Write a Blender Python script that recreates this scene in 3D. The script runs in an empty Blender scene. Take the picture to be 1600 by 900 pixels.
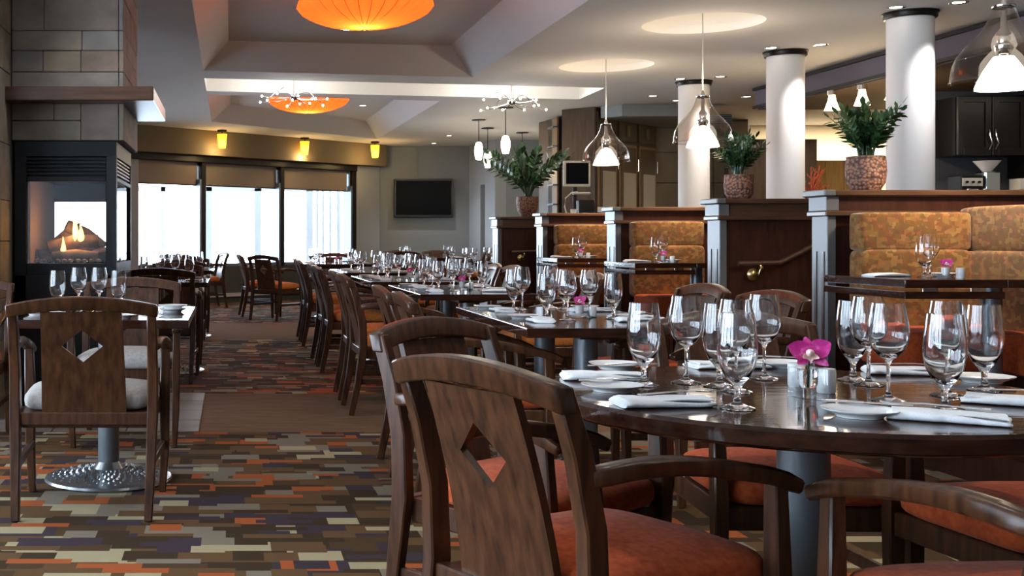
import bpy, bmesh, math, random
from mathutils import Vector, Matrix
from mathutils.geometry import tessellate_polygon
random.seed(7)
PI = math.pi
S = bpy.context.scene
COL = S.collection

# ------------------------------------------------------------------ camera, world, exposure
F, VX, VY, H = 1800.0, 360.0, 372.0, 1.1           # focal length and vanishing point in 1600x900 pixels, eye height
cd = bpy.data.cameras.new('camera'); cam = bpy.data.objects.new('camera', cd); COL.objects.link(cam)
cam.location = (0, 0, H); cam.rotation_euler = (PI/2, 0, 0)
cd.sensor_width = 36; cd.lens = 36*F/1600
cd.shift_x = (800-VX)/1600; cd.shift_y = -(450-VY)/1600
cd.clip_start = 0.05; cd.clip_end = 200
S.camera = cam
W = bpy.data.worlds.new('sky'); S.world = W; W.use_nodes = True
bg = W.node_tree.nodes['Background']; bg.inputs[0].default_value = (0.74, 0.87, 1.0, 1); bg.inputs[1].default_value = 11
vs = S.view_settings; vs.view_transform = 'Standard'; vs.look = 'None'; vs.gamma = 1; vs.use_curve_mapping = False
vs.exposure = 0.87
cy = S.cycles
cy.use_denoising = True; cy.max_bounces = 14; cy.transmission_bounces = 12; cy.transparent_max_bounces = 24
cy.diffuse_bounces = 4; cy.glossy_bounces = 4
cy.caustics_reflective = False; cy.caustics_refractive = False
cy.sample_clamp_indirect = 6; cy.blur_glossy = 0.5

# ------------------------------------------------------------------ materials
def mat(name, col, rough=.5, metal=0, spec=.5, coat=0, emis=None, es=0, alpha=1, sheen=0):
    m = bpy.data.materials.new(name); m.use_nodes = True
    p = m.node_tree.nodes['Principled BSDF']; i = p.inputs
    i['Base Color'].default_value = (*col, 1); i['Roughness'].default_value = rough
    i['Metallic'].default_value = metal; i['Specular IOR Level'].default_value = spec
    i['Coat Weight'].default_value = coat; i['Coat Roughness'].default_value = .12
    i['Sheen Weight'].default_value = sheen
    if emis: i['Emission Color'].default_value = (*emis, 1); i['Emission Strength'].default_value = es
    return m
def nt(m): return m.node_tree.nodes, m.node_tree.links, m.node_tree.nodes['Principled BSDF']
def ramp(N, stops, const=False):
    r = N.new('ShaderNodeValToRGB'); e = r.color_ramp.elements
    if const: r.color_ramp.interpolation = 'CONSTANT'
    while len(e) < len(stops): e.new(.5)
    for k, (p, c) in enumerate(stops): e[k].position = p; e[k].color = (*c, 1)
    return r
def noise_col(m, stops, scale=(1, 1, 1), ns=4, detail=6, bump=0, coord='Object', dist=.01):
    N, L, P = nt(m)
    tc = N.new('ShaderNodeTexCoord'); mp = N.new('ShaderNodeMapping'); mp.inputs['Scale'].default_value = scale
    no = N.new('ShaderNodeTexNoise'); no.inputs['Scale'].default_value = ns; no.inputs['Detail'].default_value = detail
    r = ramp(N, stops)
    L.new(tc.outputs[coord], mp.inputs[0]); L.new(mp.outputs[0], no.inputs['Vector'])
    L.new(no.outputs[0], r.inputs[0]); L.new(r.outputs[0], P.inputs['Base Color'])
    if bump:
        b = N.new('ShaderNodeBump'); b.inputs['Strength'].default_value = bump; b.inputs['Distance'].default_value = dist
        L.new(no.outputs[0], b.inputs['Height']); L.new(b.outputs[0], P.inputs['Normal'])
    return m
def wood(name, a, b, rough=.32, scale=(14, 14, 1.6), coat=.1):
    return noise_col(mat(name, a, rough, coat=coat, spec=.3), [(.3, a), (.7, b)], scale, 3.5, 8, .04)
WOOD = wood('walnut chair wood', (.022, .0082, .0038), (.080, .030, .012), .34, coat=.05)
TABLE = wood('dark polished table wood', (.018, .006, .0035), (.046, .016, .009), .06, (2, 14, 14), 0)
PANEL = wood('dark mahogany panelling', (.022, .007, .0045), (.046, .015, .009), .3, (10, 10, 1.2))
CAP = wood('mid brown cap moulding', (.042, .019, .010), (.080, .038, .021), .3, (1.2, 12, 12))
CABW = wood('brown bar cabinet veneer', (.055, .035, .021), (.09, .058, .036), .45, (8, 8, .8), 0)
FRAMEW = wood('golden door frame wood', (.16, .10, .05), (.24, .15, .08), .4, (10, 10, 1), 0)
AMBER = wood('amber oak panelling', (.30, .17, .06), (.48, .30, .12), .35, (14, 14, .6), .2)
BLACKWOOD = mat('black lacquer cabinet', (.008, .007, .007), .3, spec=.25)
ENDP = mat('satin grey brown post paint', (.085, .082, .085), .4, coat=.05)
CEIL = noise_col(mat('grey ceiling paint', (.5, .5, .5), .85), [(.3, (.72, .715, .71)), (.7, (.77, .765, .76))], (1, 1, 1), .6, 2)
WHITEP = mat('white plaster', (.82, .80, .77), .8)
COLUMN = mat('white column paint', (.74, .72, .71), .7)
TVWALL = mat('slate grey wall paint', (.235, .265, .285), .8)
PILAST = mat('pale grey wall paint', (.32, .35, .38), .8)
OLIVE = mat('olive brown soffit paint', (.13, .105, .07), .8)
PURPLE = mat('muted purple soffit paint', (.105, .085, .115), .7)
CREAM = mat('cream wall paint', (.72, .63, .47), .8)
NAVY = mat('dark blue grey kitchen paint', (.055, .06, .075), .7)
DARKTRIM = mat('black brown trim', (.009, .006, .005), .4, spec=.25)
ALU = mat('grey metal window mullion', (.15, .19, .25), .35, .3)
BLACKM = mat('matt black metal', (.008, .008, .009), .45, 0, spec=.22)
STEEL = mat('blue grey powder coated steel', (.17, .19, .21), .3, .6)
CHROME = mat('polished chrome', (.75, .75, .76), .12, 1)
SILVER = mat('cutlery steel', (.72, .72, .72), .18, 1)
BRASS = mat('brushed brass', (.62, .45, .20), .28, 1)
IRON = mat('cast metal table base', (.30, .31, .32), .26, .85)
BLIND = mat('taupe roller blind', (.22, .185, .165), .8)
CHINA = mat('white glazed china', (.80, .80, .80), .12, coat=.3)
LINEN = noise_col(mat('white linen napkin', (.75, .75, .76), .9, sheen=.2), [(.3, (.68, .69, .71)), (.7, (.78, .78, .79))], (1, 1, 1), 300, 2, .1, dist=.002)
ORCHID = noise_col(mat('magenta orchid petal', (.6, .02, .25), .5), [(.3, (.50, .004, .17)), (.55, (.66, .02, .28)), (.75, (.85, .30, .55))], (1, 1, 1), 60, 3)
LIP = mat('pale orchid centre', (.85, .62, .55), .5)
WAX = mat('frosted white votive cup', (.82, .80, .80), .35)
SCREEN = mat('black television glass', (.003, .004, .006), .3, spec=.06)
BEZEL = mat('black television bezel', (.01, .01, .011), .3)
GREYPL = mat('pale grey plastic', (.55, .53, .48), .5)
PAPER = mat('printed cardboard', (.62, .58, .40), .7)
LEAF = noise_col(mat('glossy dark green leaf', (.03, .09, .025), .35), [(.3, (.012, .035, .011)), (.7, (.042, .105, .03))], (1, 1, 1), 6, 2)
SOIL = mat('dark potting soil', (.03, .02, .015), .95)
DRYRED = mat('dried red twigs', (.40, .08, .04), .8)
EMBER = mat('glowing flame', (1, .5, .1), .5, emis=(1, .45, .10), es=5)
LOGM = noise_col(mat('charred log', (.2, .12, .07), .9), [(.3, (.05, .03, .02)), (.7, (.36, .24, .15))], (1, 1, 1), 9, 6, .4)
FIREBRICK = mat('ochre firebrick liner', (.28, .19, .10), .85)

def fabric(name, stops, vor=None):
    m = noise_col(mat(name, stops[0][1], .95, spec=.1, sheen=.05), stops, (1, 1, 1), 60, 4, .25, dist=.003); return m
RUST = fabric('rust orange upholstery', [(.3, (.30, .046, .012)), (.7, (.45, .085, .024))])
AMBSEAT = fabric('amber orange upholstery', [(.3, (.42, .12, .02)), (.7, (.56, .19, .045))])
GREYSEAT = fabric('grey beige upholstery', [(.3, (.30, .275, .25)), (.7, (.42, .385, .36))])
def bench_fabric():
    m = mat('gold brown patterned upholstery', (.3, .16, .05), .9, spec=.2, sheen=.2); N, L, P = nt(m)
    tc = N.new('ShaderNodeTexCoord'); mp = N.new('ShaderNodeMapping'); mp.inputs['Scale'].default_value = (34, 34, 44)
    v = N.new('ShaderNodeTexVoronoi'); v.distance = 'CHEBYCHEV'; v.inputs['Scale'].default_value = 1
    r = ramp(N, [(0, (.15, .062, .016)), (.3, (.22, .098, .024)), (.55, (.17, .068, .016)), (.8, (.26, .125, .034))], True)
    sp = N.new('ShaderNodeSeparateColor')
    L.new(tc.outputs['Object'], mp.inputs[0]); L.new(mp.outputs[0], v.inputs['Vector']); L.new(v.outputs['Color'], sp.inputs[0])
    L.new(sp.outputs[0], r.inputs[0])
    no = N.new('ShaderNodeTexNoise'); no.inputs['Scale'].default_value = 28; no.inputs['Detail'].default_value = 4
    L.new(tc.outputs['Object'], no.inputs['Vector'])
    mx = N.new('ShaderNodeMix'); mx.data_type = 'RGBA'; mx.blend_type = 'OVERLAY'; mx.inputs[0].default_value = .5
    L.new(r.outputs[0], mx.inputs[6]); L.new(no.outputs['Color'], mx.inputs[7]); L.new(mx.outputs[2], P.inputs['Base Color'])
    return m
BENCH = bench_fabric()
def carpet():
    m = mat('patchwork carpet', (.1, .08, .05), 1, spec=.1); N, L, P = nt(m)
    tc = N.new('ShaderNodeTexCoord'); sx = N.new('ShaderNodeSeparateXYZ'); L.new(tc.outputs['Object'], sx.inputs[0])
    def mth(op, a, b=None):
        n = N.new('ShaderNodeMath'); n.operation = op
        for k, v in enumerate((a, b)):
            if v is None: continue
            if isinstance(v, (int, float)): n.inputs[k].default_value = v
            else: L.new(v, n.inputs[k])
        return n.outputs[0]
    pal = [(0, (.036, .020, .009)), (.22, (.090, .047, .019)), (.50, (.036, .024, .030)), (.60, (.155, .125, .090)), (.74, (.28, .23, .135)), (.84, (.27, .065, .018)), (.94, (.055, .030, .013))]
    def layer(cw, ch, ox, oy, seed):
        row = mth('FLOOR', mth('DIVIDE', mth('ADD', sx.outputs[1], oy), ch))
        wn = N.new('ShaderNodeTexWhiteNoise'); wn.noise_dimensions = '1D'; L.new(mth('ADD', row, seed), wn.inputs['W'])
        cell = mth('FLOOR', mth('ADD', mth('DIVIDE', mth('ADD', sx.outputs[0], ox), cw), wn.outputs['Value']))
        cb = N.new('ShaderNodeCombineXYZ'); L.new(cell, cb.inputs[0]); L.new(row, cb.inputs[1]); cb.inputs[2].default_value = seed
        w2 = N.new('ShaderNodeTexWhiteNoise'); w2.noise_dimensions = '3D'; L.new(cb.outputs[0], w2.inputs['Vector'])
        r = ramp(N, pal, True); L.new(w2.outputs['Value'], r.inputs[0])
        sc = N.new('ShaderNodeSeparateColor'); L.new(w2.outputs['Color'], sc.inputs[0])
        return r.outputs[0], sc.outputs[1]
    c, _ = layer(.26, .17, 0, 0, 3.3)
    for cw, ch, ox, oy, sd, p in ((.19, .12, .05, .03, 9.1, .5), (.12, .10, .02, .07, 17.7, .30), (.22, .055, .09, .01, 29.3, .22)):
        c2, mk = layer(cw, ch, ox, oy, sd)
        mx = N.new('ShaderNodeMix'); mx.data_type = 'RGBA'; L.new(mth('LESS_THAN', mk, p), mx.inputs[0])
        L.new(c, mx.inputs[6]); L.new(c2, mx.inputs[7]); c = mx.outputs[2]
    no = N.new('ShaderNodeTexNoise'); no.inputs['Scale'].default_value = 400; L.new(tc.outputs['Object'], no.inputs['Vector'])
    mx = N.new('ShaderNodeMix'); mx.data_type = 'RGBA'; mx.blend_type = 'OVERLAY'; mx.inputs[0].default_value = .35
    L.new(c, mx.inputs[6]); L.new(no.outputs['Color'], mx.inputs[7]); L.new(mx.outputs[2], P.inputs['Base Color'])
    b = N.new('ShaderNodeBump'); b.inputs['Strength'].default_value = .3; b.inputs['Distance'].default_value = .004
    L.new(no.outputs[0], b.inputs['Height']); L.new(b.outputs[0], P.inputs['Normal'])
    return m
CARPET = carpet()
PLAIN = noise_col(mat('plain brown carpet', (.12, .06, .03), 1, spec=.1), [(.3, (.115, .066, .036)), (.7, (.16, .095, .054))], (1, 3, 1), 5, 8, .2, dist=.004)
SLATE = noise_col(mat('grey brown slate', (.1, .08, .07), .5), [(.3, (.075, .062, .052)), (.7, (.16, .13, .11))], (1, 1, 1), 4, 8, .3, dist=.01)
def stone_m(n, a, b): return noise_col(mat(n, a, .7), [(.25, a), (.5, tuple((x+y)/2 for x, y in zip(a, b))), (.75, b)], (1, 1, 1.6), 5, 9, .5, dist=.012)
STONES = [stone_m('brown grey sandstone', (.12, .086, .066), (.23, .172, .138)), stone_m('olive grey sandstone', (.135, .112, .080), (.25, .205, .150)),
          stone_m('blue grey sandstone', (.12, .108, .096), (.215, .195, .175)), stone_m('warm ochre sandstone', (.17, .125, .075), (.30, .23, .15))]
MORTAR = mat('brown mortar', (.13, .11, .09), .95)
TILEB = noise_col(mat('beige stone wall tile', (.3, .25, .18), .5), [(.3, (.21, .17, .115)), (.7, (.29, .24, .17))], (1, 1, 1), 3, 6, .1)
FROST = mat('frosted glass door panel', (.36, .34, .30), .4)
def pot_m():
    m = mat('pebbled brown pot', (.2, .1, .05), .6); N, L, P = nt(m)
    tc = N.new('ShaderNodeTexCoord'); v = N.new('ShaderNodeTexVoronoi'); v.inputs['Scale'].default_value = 62
    r = ramp(N, [(0, (.30, .145, .085)), (.45, (.22, .095, .055)), (.7, (.055, .020, .014))])
    L.new(tc.outputs['Object'], v.inputs['Vector']); L.new(v.outputs['Distance'], r.inputs[0]); L.new(r.outputs[0], P.inputs['Base Color'])
    b = N.new('ShaderNodeBump'); b.invert = True; b.inputs['Strength'].default_value = .6; b.inputs['Distance'].default_value = .01
    L.new(v.outputs['Distance'], b.inputs['Height']); L.new(b.outputs[0], P.inputs['Normal']); return m
POT = pot_m()
def glass_m(name, rough=0, tint=(1, 1, 1)):
    m = bpy.data.materials.new(name); m.use_nodes = True; N, L = m.node_tree.nodes, m.node_tree.links; N.clear()
    o = N.new('ShaderNodeOutputMaterial'); g = N.new('ShaderNodeBsdfGlass'); g.inputs['Color'].default_value = (*tint, 1)
    g.inputs['Roughness'].default_value = rough; g.inputs['IOR'].default_value = 1.46; L.new(g.outputs[0], o.inputs[0]); return m
def thin_m(name, tint=(1, 1, 1), ior=1.5, boost=1.0):
    m = bpy.data.materials.new(name); m.use_nodes = True; N, L = m.node_tree.nodes, m.node_tree.links; N.clear()
    o = N.new('ShaderNodeOutputMaterial'); t = N.new('ShaderNodeBsdfTransparent'); t.inputs[0].default_value = (*tint, 1)
    g = N.new('ShaderNodeBsdfGlossy'); g.inputs['Roughness'].default_value = .02
    lw_ = N.new('ShaderNodeLayerWeight'); lw_.inputs[0].default_value = .5
    fr = N.new('ShaderNodeMath'); fr.operation = 'POWER'; fr.inputs[1].default_value = 4; L.new(lw_.outputs['Facing'], fr.inputs[0])
    mu = N.new('ShaderNodeMath'); mu.operation = 'MULTIPLY_ADD'; mu.use_clamp = True; mu.inputs[1].default_value = .55*boost; mu.inputs[2].default_value = .045*boost
    mx = N.new('ShaderNodeMixShader'); L.new(fr.outputs[0], mu.inputs[0]); L.new(mu.outputs[0], mx.inputs[0])
    L.new(t.outputs[0], mx.inputs[1]); L.new(g.outputs[0], mx.inputs[2]); L.new(mx.outputs[0], o.inputs[0]); return m
GLASS = glass_m('clear crystal glass')
PANE = thin_m('window pane glass', (.96, .98, 1), 1.3, .6)
BELL = thin_m('clear blown lamp glass', (.88, .835, .79), 1.5, 2.0)
FIREGLASS = thin_m('dark fireplace glass', (.86, .86, .86), 1.45, 1.2)
THING = thin_m('thin clear drinking glass', (.96, .965, .97), 1.5, 1.8)
def translucent_m(name, col, es=0):
    m = bpy.data.materials.new(name); m.use_nodes = True; N, L = m.node_tree.nodes, m.node_tree.links; N.clear()
    o = N.new('ShaderNodeOutputMaterial'); t = N.new('ShaderNodeBsdfTranslucent'); t.inputs[0].default_value = (*col, 1)
    d = N.new('ShaderNodeBsdfDiffuse'); d.inputs[0].default_value = (*col, 1)
    mx = N.new('ShaderNodeMixShader'); mx.inputs[0].default_value = .3; L.new(t.outputs[0], mx.inputs[1]); L.new(d.outputs[0], mx.inputs[2])
    if es:
        e = N.new('ShaderNodeEmission'); e.inputs[0].default_value = (*col, 1); e.inputs[1].default_value = es
        a = N.new('ShaderNodeAddShader'); L.new(mx.outputs[0], a.inputs[0]); L.new(e.outputs[0], a.inputs[1]); L.new(a.outputs[0], o.inputs[0])
    else: L.new(mx.outputs[0], o.inputs[0])
    return m
ORANGE = translucent_m('orange silk lamp shade', (.90, .15, .024), .44)
AMBGLASS = translucent_m('amber glass lamp shade', (.95, .50, .03), .9)
WHITELAMP = mat('lit white glass shade', (1, .95, .85), .4, emis=(1, .86, .66), es=3.2)
CONELAMP = mat('lit white lamp cone', (1, .95, .85), .4, emis=(1, .90, .76), es=3.2)
BULB = mat('lit bulb', (1, 1, 1), .4, emis=(1, .93, .82), es=25)
DOWN = mat('lit downlight', (1, 1, 1), .4, emis=(1, .92, .80), es=8)
HALO = mat('lit warm spot glass', (1, .9, .7), .4, emis=(1, .78, .50), es=2.6)
OUTPALE = mat('pale outdoor post', (.24, .25, .265), .8)
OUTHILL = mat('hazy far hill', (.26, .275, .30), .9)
OUTGROUND = mat('snowy outdoor ground', (.8, .8, .82), .9)

# ------------------------------------------------------------------ mesh helpers
class B:
    def __init__(s): s.v = []; s.f = []
    def add(s, vs_, fs): 
        n = len(s.v); s.v += [tuple(v) for v in vs_]; s.f += [tuple(i+n for i in f) for f in fs]; return s
    def box(s, x0, x1, y0, y1, z0, z1):
        return s.add([(x0,y0,z0),(x1,y0,z0),(x1,y1,z0),(x0,y1,z0),(x0,y0,z1),(x1,y0,z1),(x1,y1,z1),(x0,y1,z1)],
                     [(3,2,1,0),(4,5,6,7),(0,1,5,4),(1,2,6,5),(2,3,7,6),(3,0,4,7)])
    def loft(s, rings, closed=True, caps=True):
        n = len(rings[0]); vv = [p for r in rings for p in r]; ff = []
        for a in range(len(rings)-1):
            for k in range(n if closed else n-1):
                k2 = (k+1) % n; ff.append((a*n+k, a*n+k2, (a+1)*n+k2, (a+1)*n+k))
        if caps: ff.append(tuple(range(n-1, -1, -1))); ff.append(tuple((len(rings)-1)*n+k for k in range(n)))
        return s.add(vv, ff)
    def bar(s, pts, w, d, up=(0, 0, 1)):            # rectangular section swept along pts; w across, d along up
        pts = [Vector(p) for p in pts]; rings = []
        for i, p in enumerate(pts):
            t = (pts[min(i+1, len(pts)-1)] - pts[max(i-1, 0)]).normalized()
            u = Vector(up); a = t.cross(u)
            if a.length < 1e-4: a = Vector((1, 0, 0))
            a.normalize(); b = a.cross(t).normalized()
            ww = w[i] if isinstance(w, (list, tuple)) else w; dd = d[i] if isinstance(d, (list, tuple)) else d
            rings.append([p-a*ww/2-b*dd/2, p+a*ww/2-b*dd/2, p+a*ww/2+b*dd/2, p-a*ww/2+b*dd/2])
        return s.loft(rings)
    def tube(s, pts, r, n=8, caps=True):
        pts = [Vector(p) for p in pts]; rings = []
        for i, p in enumerate(pts):
            t = (pts[min(i+1, len(pts)-1)] - pts[max(i-1, 0)]).normalized()
            a = t.cross(Vector((0, 0, 1)) if abs(t.z) < .9 else Vector((1, 0, 0))).normalized(); b = a.cross(t)
            rr = r[i] if isinstance(r, (list, tuple)) else r
            rings.append([p + (a*math.cos(2*PI*k/n) + b*math.sin(2*PI*k/n))*rr for k in range(n)])
        return s.loft(rings, True, caps)
    def lathe(s, prof, n=24, c=(0, 0, 0), capb=False, capt=False, fn=None):
        rings = []
        for r, z in prof:
            ring = []
            for k in range(n):
                a = 2*PI*k/n; q = r*(fn(a, r, z) if fn else 1); ring.append((c[0]+q*math.cos(a), c[1]+q*math.sin(a), c[2]+z))
            rings.append(ring)
        s.loft(rings, True, False); m = len(s.v) - n*len(prof)
        if capb: s.f.append(tuple(m+k for k in range(n-1, -1, -1)))
        if capt: s.f.append(tuple(m+(len(prof)-1)*n+k for k in range(n)))
        return s
    def prism(s, poly, z0, z1):
        n = len(poly); return s.loft([[(x, y, z0) for x, y in poly], [(x, y, z1) for x, y in poly]])
    def xf(s, M4): s.v = [tuple(M4 @ Vector(v)) for v in s.v]; return s
    def mesh(s, name, smooth=None, bevel=0, seg=1):
        bm = bmesh.new(); vv = [bm.verts.new(v) for v in s.v]
        for f in s.f:
            try: bm.faces.new([vv[i] for i in f])
            except ValueError: pass
        bmesh.ops.remove_doubles(bm, verts=bm.verts, dist=1e-6)
        bmesh.ops.recalc_face_normals(bm, faces=bm.faces)
        if bevel:
            es = [e for e in bm.edges if len(e.link_faces) == 2 and e.calc_face_angle(0) > .6]
            bmesh.ops.bevel(bm, geom=es, offset=bevel, segments=seg, affect='EDGES', profile=.6, clamp_overlap=True)
        me = bpy.data.meshes.new(name); bm.to_mesh(me); bm.free()
        if smooth is not None:
            me.shade_smooth(); me.set_sharp_from_angle(angle=math.radians(smooth))
        return me
def ob(name, me, m=None, parent=None, loc=None, rz=None, **kw):
    if isinstance(me, B): me = me.mesh(name, kw.pop('smooth', None), kw.pop('bevel', 0), kw.pop('seg', 1))
    if m and not me.materials: me.materials.append(m)
    o = bpy.data.objects.new(name, me); COL.objects.link(o)
    if parent: o.parent = parent
    if loc: o.location = loc
    if rz is not None: o.rotation_euler.z = rz
    for k in ('label', 'category', 'group', 'kind'):
        if k in kw: o[k] = kw[k]
    return o
def thing(name, label, cat, loc=(0, 0, 0), rz=0, group=None, kind=None):
    o = bpy.data.objects.new(name, None); COL.objects.link(o); o.location = loc; o.rotation_euler.z = rz; o.empty_display_size = .1
    o['label'] = label; o['category'] = cat
    if group: o['group'] = group
    if kind: o['kind'] = kind
    return o
def copytree(src, label, loc, rz=0, group=None, parent=None):
    c = src.copy(); COL.objects.link(c); c.location = loc; c.rotation_euler.z = rz
    if parent: c.parent = parent
    if label: c['label'] = label
    if group: c['group'] = group
    for ch in src.children:
        d = ch.copy(); COL.objects.link(d); d.parent = c
        for g in ch.children:
            e = g.copy(); COL.objects.link(e); e.parent = d
    return c
def struct(name, b, m, label, cat='wall', parent=None, **kw): 
    o = ob(name, b, m, parent, **kw)
    if not parent: o['kind'] = 'structure'; o['label'] = label; o['category'] = cat
    return o
def light(name, typ, loc, power, col=(1, .85, .65), size=.1, rot=None, spot=None, blend=.6):
    l = bpy.data.lights.new(name, typ); l.energy = power; l.color = col
    if typ == 'AREA': l.shape = 'RECTANGLE'; l.size, l.size_y = size
    else: l.shadow_soft_size = size
    if spot: l.spot_size = math.radians(spot); l.spot_blend = blend
    o = bpy.data.objects.new(name, l); COL.objects.link(o); o.location = loc
    if rot: o.rotation_euler = rot
    return o
def portal(loc, rot, size):
    o = light('daylight_portal', 'AREA', loc, 1, (1, 1, 1), size, rot); o.data.cycles.is_portal = True; return o
def G(px, py, z):                                     # point seen at a pixel on the level plane z
    d = F*(z-H)/(VY-py); return ((px-VX)*d/F, d)

# ------------------------------------------------------------------ the setting: floor
CZ = 2.88
fb = B(); bands = [(-3.5, 6.53, 0), (6.53, 8.15, 1), (8.15, 12.5, 0), (12.5, 14.9, 1), (14.9, 26, 0)]
me = bpy.data.meshes.new('floor'); vv = []; ff = []; mi = []
for y0, y1, k in bands:
    for x0, x1 in ((-5, 12),):
        n = len(vv); vv += [(x0, y0, 0), (x1, y0, 0), (x1, y1, 0), (x0, y1, 0)]; ff.append((n, n+1, n+2, n+3)); mi.append(k)
me.from_pydata(vv, [], ff); me.materials.append(CARPET); me.materials.append(PLAIN)
for p, k in zip(me.polygons, mi): p.material_index = k
floor = ob('floor', me, None, kind='structure', label='patchwork brown orange and beige carpet with plain brown bands', category='floor')
for i in range(4):
    for j in range(4):
        x1 = -.18 - i*.42; y0 = 6.53 + j*.405
        ob('slate_tile', B().box(x1-.41, x1, y0, y0+.396, .0005, .006+.001*((i+j) % 2)), SLATE, floor, bevel=.002)

# ------------------------------------------------------------------ ceiling with trays, slot and round recesses
tray1o = [(-.287, 5.3), (2.68, 5.3), (2.68, 12.76), (-.287, 12.24)]
tray1i = [(-.02, 5.75), (2.32, 5.75), (2.32, 12.15), (-.02, 11.85)]
tray2o = [(-.29, 14.3), (2.72, 14.95), (2.69, 17.0), (2.64, 20.7), (-.29, 17.6)]
tray2i = [(.0, 14.7), (2.40, 15.25), (2.38, 17.1), (2.32, 19.85), (.0, 17.35)]
slot = [(-.29, 12.82), (4.43, 13.63), (4.47, 14.77), (-.29, 13.93)]
domes = [(3.92, 9.56, .48), (3.88, 11.9, .47), (3.9, 5.84, .48)]
def circ(cx, cy_, r, n=40): return [(cx+r*math.cos(2*PI*k/n), cy_+r*math.sin(2*PI*k/n)) for k in range(n)]
loops = [[(-5, -3.5), (12, -3.5), (12, 26), (-5, 26)], tray1o, tray2o, slot] + [circ(*d) for d in domes]
tri = tessellate_polygon([[Vector((x, y, 0)) for x, y in l] for l in loops])
fl = [p for l in loops for p in l]
cb = B(); cb.add([(x, y, CZ) for x, y in fl], [tuple(t) for t in tri])
def recess(outer, inner, z0, z1):
    n = len(outer); cb.add([(x, y, z0) for x, y in outer]+[(x, y, z1) for x, y in inner],
        [(k, (k+1) % n, n+(k+1) % n, n+k) for k in range(n)]+[tuple(range(n, 2*n))])
recess(tray1o, tray1i, CZ, 3.13); recess(tray2o, tray2i, CZ, 3.12)
for cx, cy_, r in domes:
    rings = [[(cx+r*math.cos(t)*math.cos(2*PI*k/40), cy_+r*math.cos(t)*math.sin(2*PI*k/40), CZ+.22*math.sin(t)) for k in range(40)] for t in (0, .3, .6, .9, 1.2, 1.5)]
    cb.loft(rings, True, False); cb.f.append(tuple(len(cb.v)-40+k for k in range(40)))
ceiling = struct('ceiling', cb, CEIL, 'grey tray ceiling with stepped coffers and round recesses', 'ceiling', smooth=25)
sb = B(); n = 4
sb.add([(x, y, CZ-.002) for x, y in slot]+[(x, y, CZ+.5) for x, y in slot], [(k, (k+1) % n, n+(k+1) % n, n+k) for k in range(n)]+[tuple(range(n, 2*n))])
struct('ceiling_slot', sb, WHITEP, 'long white lined slot recessed across the grey ceiling', 'ceiling')
ob('roof_slab', B().box(-5.2, 12.2, -3.7, 26.2, 3.45, 3.55), CEIL, kind='structure', label='roof slab above the grey ceiling', category='ceiling')

# ------------------------------------------------------------------ window wall (runs at an angle), TV wall, other walls
def WY(x): return 19.75 + .895*x
ang = math.atan(.895); ca, sa = math.cos(ang), math.sin(ang)
ww = thing('wall_window', 'angled far wall with olive soffit above the windows', 'wall', (0, 19.75, 0), ang, kind='structure')
def t_of(px):                                          # distance along the wall at a pixel column
    k = (px-VX)/F; x = k*19.75/(1-.895*k); return x/ca
T = [t_of(p) for p in (217, 314, 437, 550, 592)]
TL = -7.5
SILL, WTOP = .62, 2.43
ob('wall_base', B().box(TL, T[4], 0, .25, 0, SILL), DARKTRIM if False else mat('dark grey dado', (.05, .055, .055), .7), ww)
ob('heater_strip', B().box(-2, T[3], -.06, 0, .10, .16), mat('pale metal heater strip', (.6, .62, .66), .3, .5), ww)
ob('soffit', B().box(TL, T[4]-.12, -.30, .25, WTOP+.04, CZ), OLIVE, ww)
ob('head_trim', B().box(TL, T[3]+.05, -.10, .20, WTOP-.07, WTOP+.04), DARKTRIM, ww, bevel=.01)
ob('pilaster', B().box(T[3]+.05, T[4], -.02, .25, 0, WTOP+.04), PILAST, ww)
ob('pier', B().box(T[0]-.32, T[0]-.02, -.02, .25, 0, WTOP+.04), PILAST, ww)
wspans = [(T[3]-.08, T[2]+.06), (T[2]-.03, T[1]+.06), (T[1]-.03, T[0]), (T[0]-.34, T[0]-2.2), (T[0]-2.25, T[0]-4.1)]
for i, (b_, a_) in enumerate(wspans):
    w = thing('window_%d' % (i+1), ['right-hand tall window beside the pilaster', 'middle tall window with half lowered blind', 'left-hand tall window beside the fireplace',
        'tall window seen through the fireplace glass', 'tall window behind the stone fireplace'][i], 'window', (0, 19.75, 0), ang, kind='structure')
    fr = B()
    fr.box(b_, b_+.05, .0, .16, SILL, WTOP-.07).box(a_-.04, a_, .0, .16, SILL, WTOP-.07).box(a_, b_, .02, .16, SILL-.02, SILL+.05).box(a_, b_, .05, .16, WTOP-.12, WTOP-.07)
    ob('frame', fr, ALU, w, bevel=.006)
    ob('pane', B().box(a_, b_, .10, .106, SILL+.05, WTOP-.1), PANE, w)
    bl = thing('roller_blind', 'taupe roller blind drawn down over the top of '+['the right-hand', 'the middle', 'the left-hand', 'the hidden fireplace-side', 'the far left hidden'][i]+' window', 'blind', (0, 19.75, 0), ang, 'roller blinds on the far windows')
    ob('cloth', B().box(a_+.02, b_-.02, .04, .043, WTOP-.44, WTOP-.07), BLIND, bl)
    ob('bottom_bar', B().box(a_+.02, b_-.02, .03, .053, WTOP-.455, WTOP-.435), DARKTRIM, bl)
    mid = (a_+b_)/2; portal((mid*ca-.2*sa, 19.75+mid*sa+.2*ca, (SILL+WTOP)/2), (PI/2, 0, ang+PI), (abs(b_-a_)+.1, WTOP-SILL))
for k, t in enumerate((T[1], T[2], T[3]-.02)):
    ob('mullion', B().box(t-.035, t+.06 if k < 2 else t+.075, -.07, .14, SILL-.02, WTOP), ALU if k < 0 else DARKTRIM, ww, bevel=.008)
    ob('mullion_face', B().box(t-.075, t-.035, -.06, .12, SILL-.02, WTOP-.35), ALU, ww)
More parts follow.
